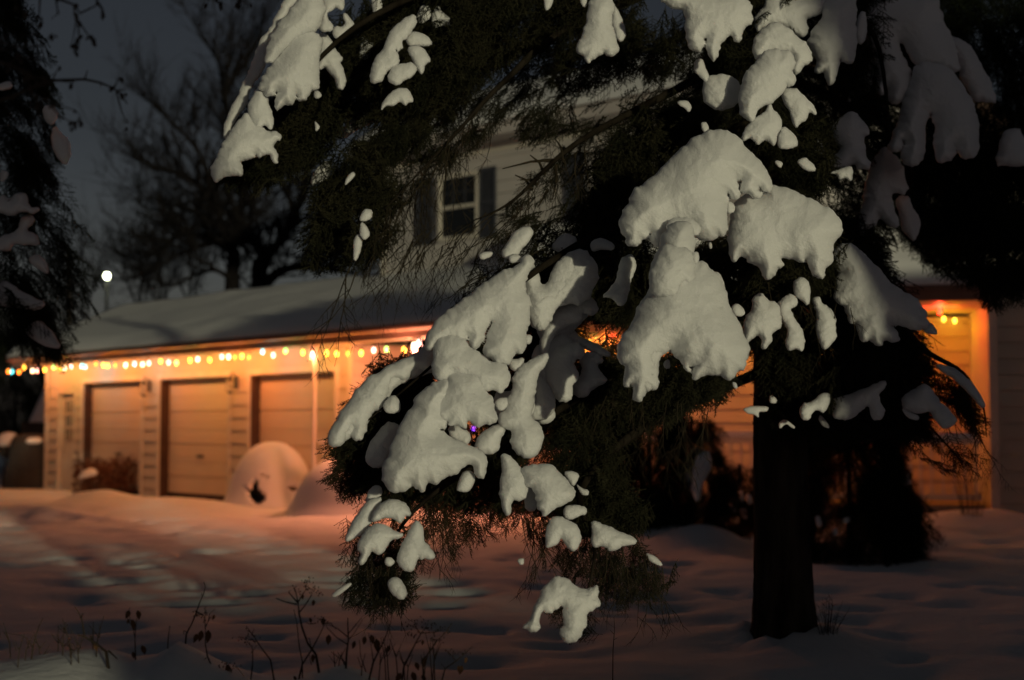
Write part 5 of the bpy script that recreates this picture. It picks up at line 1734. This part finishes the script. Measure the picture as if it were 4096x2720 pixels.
D5 = 5.15
weed('weed with several drooping brown leaves on a forked stem, at left', Q6('1285 1190 1280 1000 1275 830 1262 760'), D5, [Q6('1262 760 1240 690 1215 600 1225 545'), Q6('1275 830 1285 700 1300 600'), Q6('1240 690 1185 600')],
     [(*Q6('1220 570')[0], .035), (*Q6('1298 570')[0], .035), (*Q6('1245 655')[0], .042), (*Q6('1340 900')[0], .036), (*Q6('1255 960')[0], .028), (*Q6('1215 650')[0], .02)], seed=1)
weed('leafless straight stem leaning right behind the small snow peak', Q6('1730 910 1760 790 1815 690 1850 600 1885 500 1920 420 1940 350 1925 300'), 5.3, [Q6('1920 420 1905 405'), Q6('1760 790 1735 760 1735 800')], seed=2)
weed('weed with a tiny seed head and three ochre leaves low on the stem', Q6('2080 1230 2010 1120 1960 1010 1940 890 1940 750 1935 680'), D5, [Q6('1935 680 1920 620 1870 600'), Q6('1940 740 1970 660 1980 600 2030 560'), Q6('1935 680 1945 600 1930 570'), Q6('1960 700 2000 620'), Q6('1960 1010 1925 1035')],
     [(*Q6('1862 790')[0], .036), (*Q6('1905 760')[0], .042), (*Q6('1968 755')[0], .048), (*Q6('2025 610')[0], .022)], [(*Q6('1945 580')[0], .018), (*Q6('1880 600')[0], .012)], seed=3)
weed('short bare stub standing left of the small snow peak', Q6('1575 910 1590 820 1605 715'), D5, [], seed=4, r=.003)
weed('tall weed topped by a flat brown seed head, near the boughs', Q7('930 1130 860 990 780 880 730 740 700 600 690 500 670 400'), D5, [Q7('690 500 720 440 760 380 775 300'), Q7('690 490 600 400 620 380'), Q7('700 590 760 520 815 430 820 390'), Q7('670 520 570 490 480 455'), Q7('670 400 650 360 680 340'), Q7('760 380 800 360'), Q7('770 330 740 350')],
     [(*Q7('840 470')[0], .025), (*Q7('735 420')[0], .02), (*Q7('830 985')[0], .03)], [(*Q7('770 290')[0], .022), (*Q7('760 365')[0], .025), (*Q7('830 375')[0], .02)], seed=5, r=.0055)
weed('thin straight stalk leaning left at the middle of the bank', Q7('500 1160 430 1040 340 920 260 800 200 720'), D5, [Q7('260 800 275 745'), Q7('230 770 205 760')], heads=[(*Q7('205 820')[0], .018)], seed=6)
weed('upright double stem with small orange leaves, under the lower left bough', Q7('1130 1090 1150 960 1165 850 1160 700 1160 640'), D5, [Q7('1165 790 1240 700 1290 640'), Q7('1165 850 1210 800 1300 660'), Q7('1150 830 1060 740 980 705'), Q7('1150 890 1060 830 960 730')],
     [(*Q7('978 800')[0], .04), (*Q7('1225 860')[0], .03)], seed=7, r=.0045)
weed('forked weed with tufted tip, left of the upright double stem', Q7('640 1220 730 1080 820 940 900 790 940 700'), D5, [Q7('940 700 900 660 870 640'), Q7('940 700 920 650'), Q7('940 700 1000 690 1050 750'), Q7('820 940 800 850 790 830'), Q7('860 690 800 700 760 680')], [(*Q7('930 640')[0], .03), (*Q7('800 640')[0], .022)], [(*Q7('900 650')[0], .018)], seed=8, r=.0042)
weed('branching weed with two orange leaves in the centre of the clump', Q7('1300 1220 1400 1060 1460 940 1500 860 1540 760 1560 690'), D5, [Q7('1400 1060 1380 900 1350 770'), Q7('1460 940 1420 820'), Q7('1330 1150 1280 1000 1270 850')],
     [(*Q7('1430 840')[0], .048), (*Q7('1320 815')[0], .032), (*Q7('1380 800')[0], .035), (*Q7('1555 900')[0], .032)], seed=9, r=.0042)
weed('leaning weed with a wide flat seed cluster, right of the clump', Q7('1640 1200 1690 1100 1760 960 1800 880 1850 790 1890 740'), D5, [Q7('1850 790 1800 730 1720 700'), Q7('1850 790 1960 780 2050 750'), Q7('1890 740 1920 690'), Q7('1800 880 1860 850')], [(*Q7('1870 850')[0], .02)],
     [(*Q7('1860 685')[0], .028), (*Q7('1780 690')[0], .022), (*Q7('1930 735')[0], .022), (*Q7('2040 750')[0], .02), (*Q7('1760 790')[0], .014)], seed=10, r=.0042)
weed('rightmost weed with curled leaves and a long leaning stem', Q7('1980 1220 2080 1120 2180 1050 2260 980 2340 910'), D5, [Q7('2180 1050 2110 960 2080 940'), Q7('2260 980 2200 960'), Q7('2080 1120 2040 1070')], [(*Q7('2205 1090')[0], .03), (*Q7('2240 1090')[0], .035), (*Q7('2280 1010')[0], .025)], [(*Q7('2180 960')[0], .02)], seed=11)
weed('weed with a curled brown tuft, right of the flat seed cluster', Q7('1900 1220 1870 1110 1860 1050 1920 980 1990 870 2080 780 2145 690'), D5, [Q7('1860 1050 1850 990'), Q7('1990 870 1970 850'), Q7('1920 980 1940 910')], [(*Q7('1885 1010')[0], .04), (*Q7('1800 1060')[0], .032), (*Q7('1770 1150')[0], .04), (*Q7('1660 1160')[0], .04), (*Q7('1860 1180')[0], .03)], [(*Q7('2000 850')[0], .015)], seed=12)
weed('thin bare stem right of the tall flat-headed weed', Q7('740 1220 730 1050 700 900 680 700 650 560'), D5, [Q7('700 900 690 850'), Q7('820 1080 790 960')], seed=13, r=.003)
weed('low weed with drooping tuft at the left of the middle', Q7('60 1220 60 1130 40 1095 10 1080'), D5, [Q7('90 1110 140 1140 200 1220'), Q7('60 1130 100 1105')], [(*Q7('30 1080')[0], .035), (*Q7('650 1190')[0], .02)], [(*Q7('20 1085')[0], .02)], seed=14)
weed('grey weed with a dome-shaped seed head, left of the thin straight stalk', Q7('220 1200 260 1080 262 960 250 900'), D5, [Q7('262 960 300 900'), Q7('250 900 220 860')], heads=[(*Q7('210 840')[0], .022)], seed=15, r=.003)
weed('bare lone stem under the low snow lump, at right of the spruce tips', [(2450, 2690), (2452, 2600), (2458, 2520), (2456, 2470)], 6.6, [[(2458, 2540), (2440, 2520)], [(2456, 2560), (2470, 2550)]], seed=16, r=.003)
weed('thick dark stem bent over the snow at far left', Q6('1065 1100 1000 960 900 880 800 820 730 800'), 5.0, [Q6('800 820 780 700 770 640 710 540'), Q6('900 880 850 800'), Q6('770 640 785 600'), Q6('1000 960 1110 1030')], [(*Q6('895 880')[0], .03)], seed=17, r=.007)
weed('curved weed with pale fluffy tip at far left', Q6('590 1030 595 900 600 790 605 730'), 5.1, [Q6('600 790 570 750'), Q6('595 900 500 800')], heads=[(*Q6('605 725')[0], .012)], seed=18, r=.003)
weed('long stem crossing to the right at the left edge', Q6('270 1090 310 920 340 800 370 720 405 640'), 5.1, [Q6('370 720 375 705'), Q6('310 920 250 830 200 805 40 785')], seed=19)
rng = random.Random(77)
for i in range(15):               # the bare thin ones nothing tells apart
    x = rng.uniform(0, 900)
    y0, h = rng.uniform(1040, 1110), rng.uniform(180, 430)
    lean = rng.uniform(-110, 110)
    s = f'{x} {y0} {x + lean * .35} {y0 - h * .5} {x + lean} {y0 - h}'
    sub = [Q6(f'{x + lean * .35} {y0 - h * .5} {x + lean * .2 + rng.uniform(-80, 80)} {y0 - h * .8}') for _ in range(2)]
    weed('bare thin weed stem in the tangle at the lower left', Q6(s), 5.05 + rng.uniform(-.1, .2), sub, seed=300 + i, r=.003)
for i in range(14):
    x = rng.uniform(950, 2150)
    y0, h = rng.uniform(1150, 1230), rng.uniform(220, 430)
    lean = rng.uniform(-120, 160)
    s = f'{x} {y0} {x + lean * .4} {y0 - h * .5} {x + lean} {y0 - h}'
    sub = [Q7(f'{x + lean * .4} {y0 - h * .5} {x + lean * .2 + rng.uniform(-70, 70)} {y0 - h * .85}') for _ in range(2)]
    weed('bare thin weed stem among the leafy weeds at bottom centre', Q7(s), 5.1 + rng.uniform(-.1, .2), sub, seed=330 + i, r=.003)

# ================================================================ unseen things added outside the frame to shade the house and the right side
SUN_AZ, SUN_EL = -25.0, 4.5
_sa, _ca = math.sin(R(SUN_AZ)), math.cos(R(SUN_AZ))


def behind(p, y):
    """ground point at light-path offset p, y metres along the view (negative: behind the viewer)"""
    return ((p + y * _sa) / _ca, y)


x, y = behind(6.5, -1.3)  # unseen spruce added to give the shadow on the right a ragged edge
c1 = conifer('shade_spruce', 'dense young spruce added unseen behind the viewer at the right to cast shade', x, y, 4.7, 1.2, 1100, 140, zlo=.2, smin=.5, smax=1.0, shape=.3)
x, y = behind(-.6, -6.0)  # unseen pine added to keep the light off the left spruce
conifer('shade_pine', 'tall pine with a bare lower trunk added unseen behind the viewer to shade the left spruce', x, y, 9, 1.5, 2600, 142, zlo=2.9, smin=.9, smax=1.5, shape=.3, cat='pine tree')
# unseen house added behind the viewer to block light from the right side
x, y = behind(4.80, -3.3)
AB = Frame(x, y, -25.0)
ab = thing('shade_house', 'flat-roofed brick house added unseen behind the viewer to shade the right side', 'house', (x, y, 0))
mb = MB()
AB.box(mb, 0, 18, -.2, 4.95, 0, 9)
mb.build('wall', 'pole_wood', ab)
mb = MB()
AB.box(mb, -.03, 18.2, 4.95, 5.2, -.2, 9.2)
mb.build('roof', 'snow', ab)
for fl in range(2):
    for k in range(5):
        mb = MB()
        AB.box(mb, 1.2 + k * 3, 2.6 + k * 3, 1.0 + fl * 2.3, 2.2 + fl * 2.3, -.05, -.001)
        mb.build('window', 'glass', ab)

# clipped hedge added unseen behind the viewer to keep grazing light off the lawn
for hi_, (pa, pb, hh, lab) in enumerate([(1.85, 5.2, 1.45, 'low clipped evergreen hedge added unseen behind the viewer to shade the lawn'), (.95, 1.85, 1.75, 'taller evergreen hedge section added unseen behind the viewer to shade the left lawn')]):
    hx0, hy0 = behind(pa, -6.0)
    hx1, hy1 = behind(pb, -6.0)
    hd = thing('shade_hedge', lab, 'shade_hedge', ((hx0 + hx1) / 2, hy0, 0))
    rng2 = np.random.default_rng(9 + hi_)
    n = int(260 * (pb - pa))
    P = np.stack([hx0 + (hx1 - hx0) * rng2.random(n), hy0 + .5 * (rng2.random(n) - .5), hh * rng2.random(n)], 1)
    v, tr = place_sprays(P, rng2.normal(size=(n, 3)) + np.array([0, 0, .2]), .3 + .25 * rng2.random(n), rng2, COARSE)
    fast_mesh('foliage', v, tr, 'needles_dark', hd)
    mb = MB()
    mb.box(((hx0 + hx1) / 2, hy0, hh / 2), (hx1 - hx0) / 2, .22, hh / 2)  # solid core that stops the light
    mb.build('branches', 'needles_dark', hd)
az, el = R(SUN_AZ), R(SUN_EL)
Ld = Vector((math.sin(az) * math.cos(el), math.cos(az) * math.cos(el), -math.sin(el)))
sun = bpy.data.lights.new('sun', 'SUN')
sun.energy = 1.2
sun.angle = R(0.8)
sun.color = (1.0, 0.92, 0.60)
so = bpy.data.objects.new('sun', sun)
so.rotation_euler = Ld.to_track_quat('-Z', 'Y').to_euler()
so.location = -Ld * 40
COL.objects.link(so)

wd = bpy.data.worlds.new('World')
S.world = wd
wd.use_nodes = True
nt = wd.node_tree
bg = nt.nodes['Background']
sky = nt.nodes.new('ShaderNodeTexSky')
sky.sky_type = 'NISHITA'
sky.sun_disc = False
sky.sun_elevation = el
sky.sun_rotation = math.atan2(-Ld.x, -Ld.y)
sky.air_density = 1.0
sky.dust_density = 1.5
hs = nt.nodes.new('ShaderNodeHueSaturation')
hs.inputs['Saturation'].default_value = 0.5
nt.links.new(sky.outputs[0], hs.inputs['Color'])
tint = nt.nodes.new('ShaderNodeMix')
tint.data_type = 'RGBA'
tint.blend_type = 'MULTIPLY'
tint.inputs[0].default_value = 1
tint.inputs[7].default_value = (0.95, 0.96, 1.12, 1)
nt.links.new(hs.outputs[0], tint.inputs[6])
tcw = nt.nodes.new('ShaderNodeTexCoord')
sep = nt.nodes.new('ShaderNodeSeparateXYZ')
nt.links.new(tcw.outputs['Generated'], sep.inputs[0])
# town glow low in the night sky
glow = nt.nodes.new('ShaderNodeMapRange')
glow.interpolation_type = 'SMOOTHSTEP'
glow.inputs['From Min'].default_value = 0.0
glow.inputs['From Max'].default_value = 0.24
glow.inputs['To Min'].default_value = 1.65
glow.inputs['To Max'].default_value = 0.80
nt.links.new(sep.outputs[2], glow.inputs['Value'])
vm = nt.nodes.new('ShaderNodeVectorMath')
vm.operation = 'SCALE'
nt.links.new(tint.outputs[2], vm.inputs[0])
nt.links.new(glow.outputs[0], vm.inputs['Scale'])
nt.links.new(vm.outputs[0], bg.inputs['Color'])
bg.inputs['Strength'].default_value = 0.0150

cam = bpy.data.cameras.new('camera')
co = bpy.data.objects.new('camera', cam)
co.location = (0, 0, CZ)
co.rotation_euler = (R(90) + PITCH, 0, 0)
cam.sensor_width = 36.0
cam.lens = F / 4096 * 36.0
cam.clip_start = 0.05
cam.clip_end = 600
cam.dof.use_dof = True
cam.dof.focus_distance = 6.6
cam.dof.aperture_fstop = 1.6
cam.dof.aperture_blades = 0
COL.objects.link(co)
S.camera = co

S.view_settings.view_transform = 'Standard'
S.view_settings.look = 'None'
S.view_settings.exposure = 0
S.view_settings.gamma = 1
S.render.engine = 'CYCLES'
cy = S.cycles
cy.use_denoising = True
cy.denoiser = 'OPENIMAGEDENOISE'
cy.max_bounces = 6
cy.diffuse_bounces = 3
cy.glossy_bounces = 2
cy.sample_clamp_indirect = 4
cy.use_light_tree = True
cy.caustics_reflective = False
cy.caustics_refractive = False
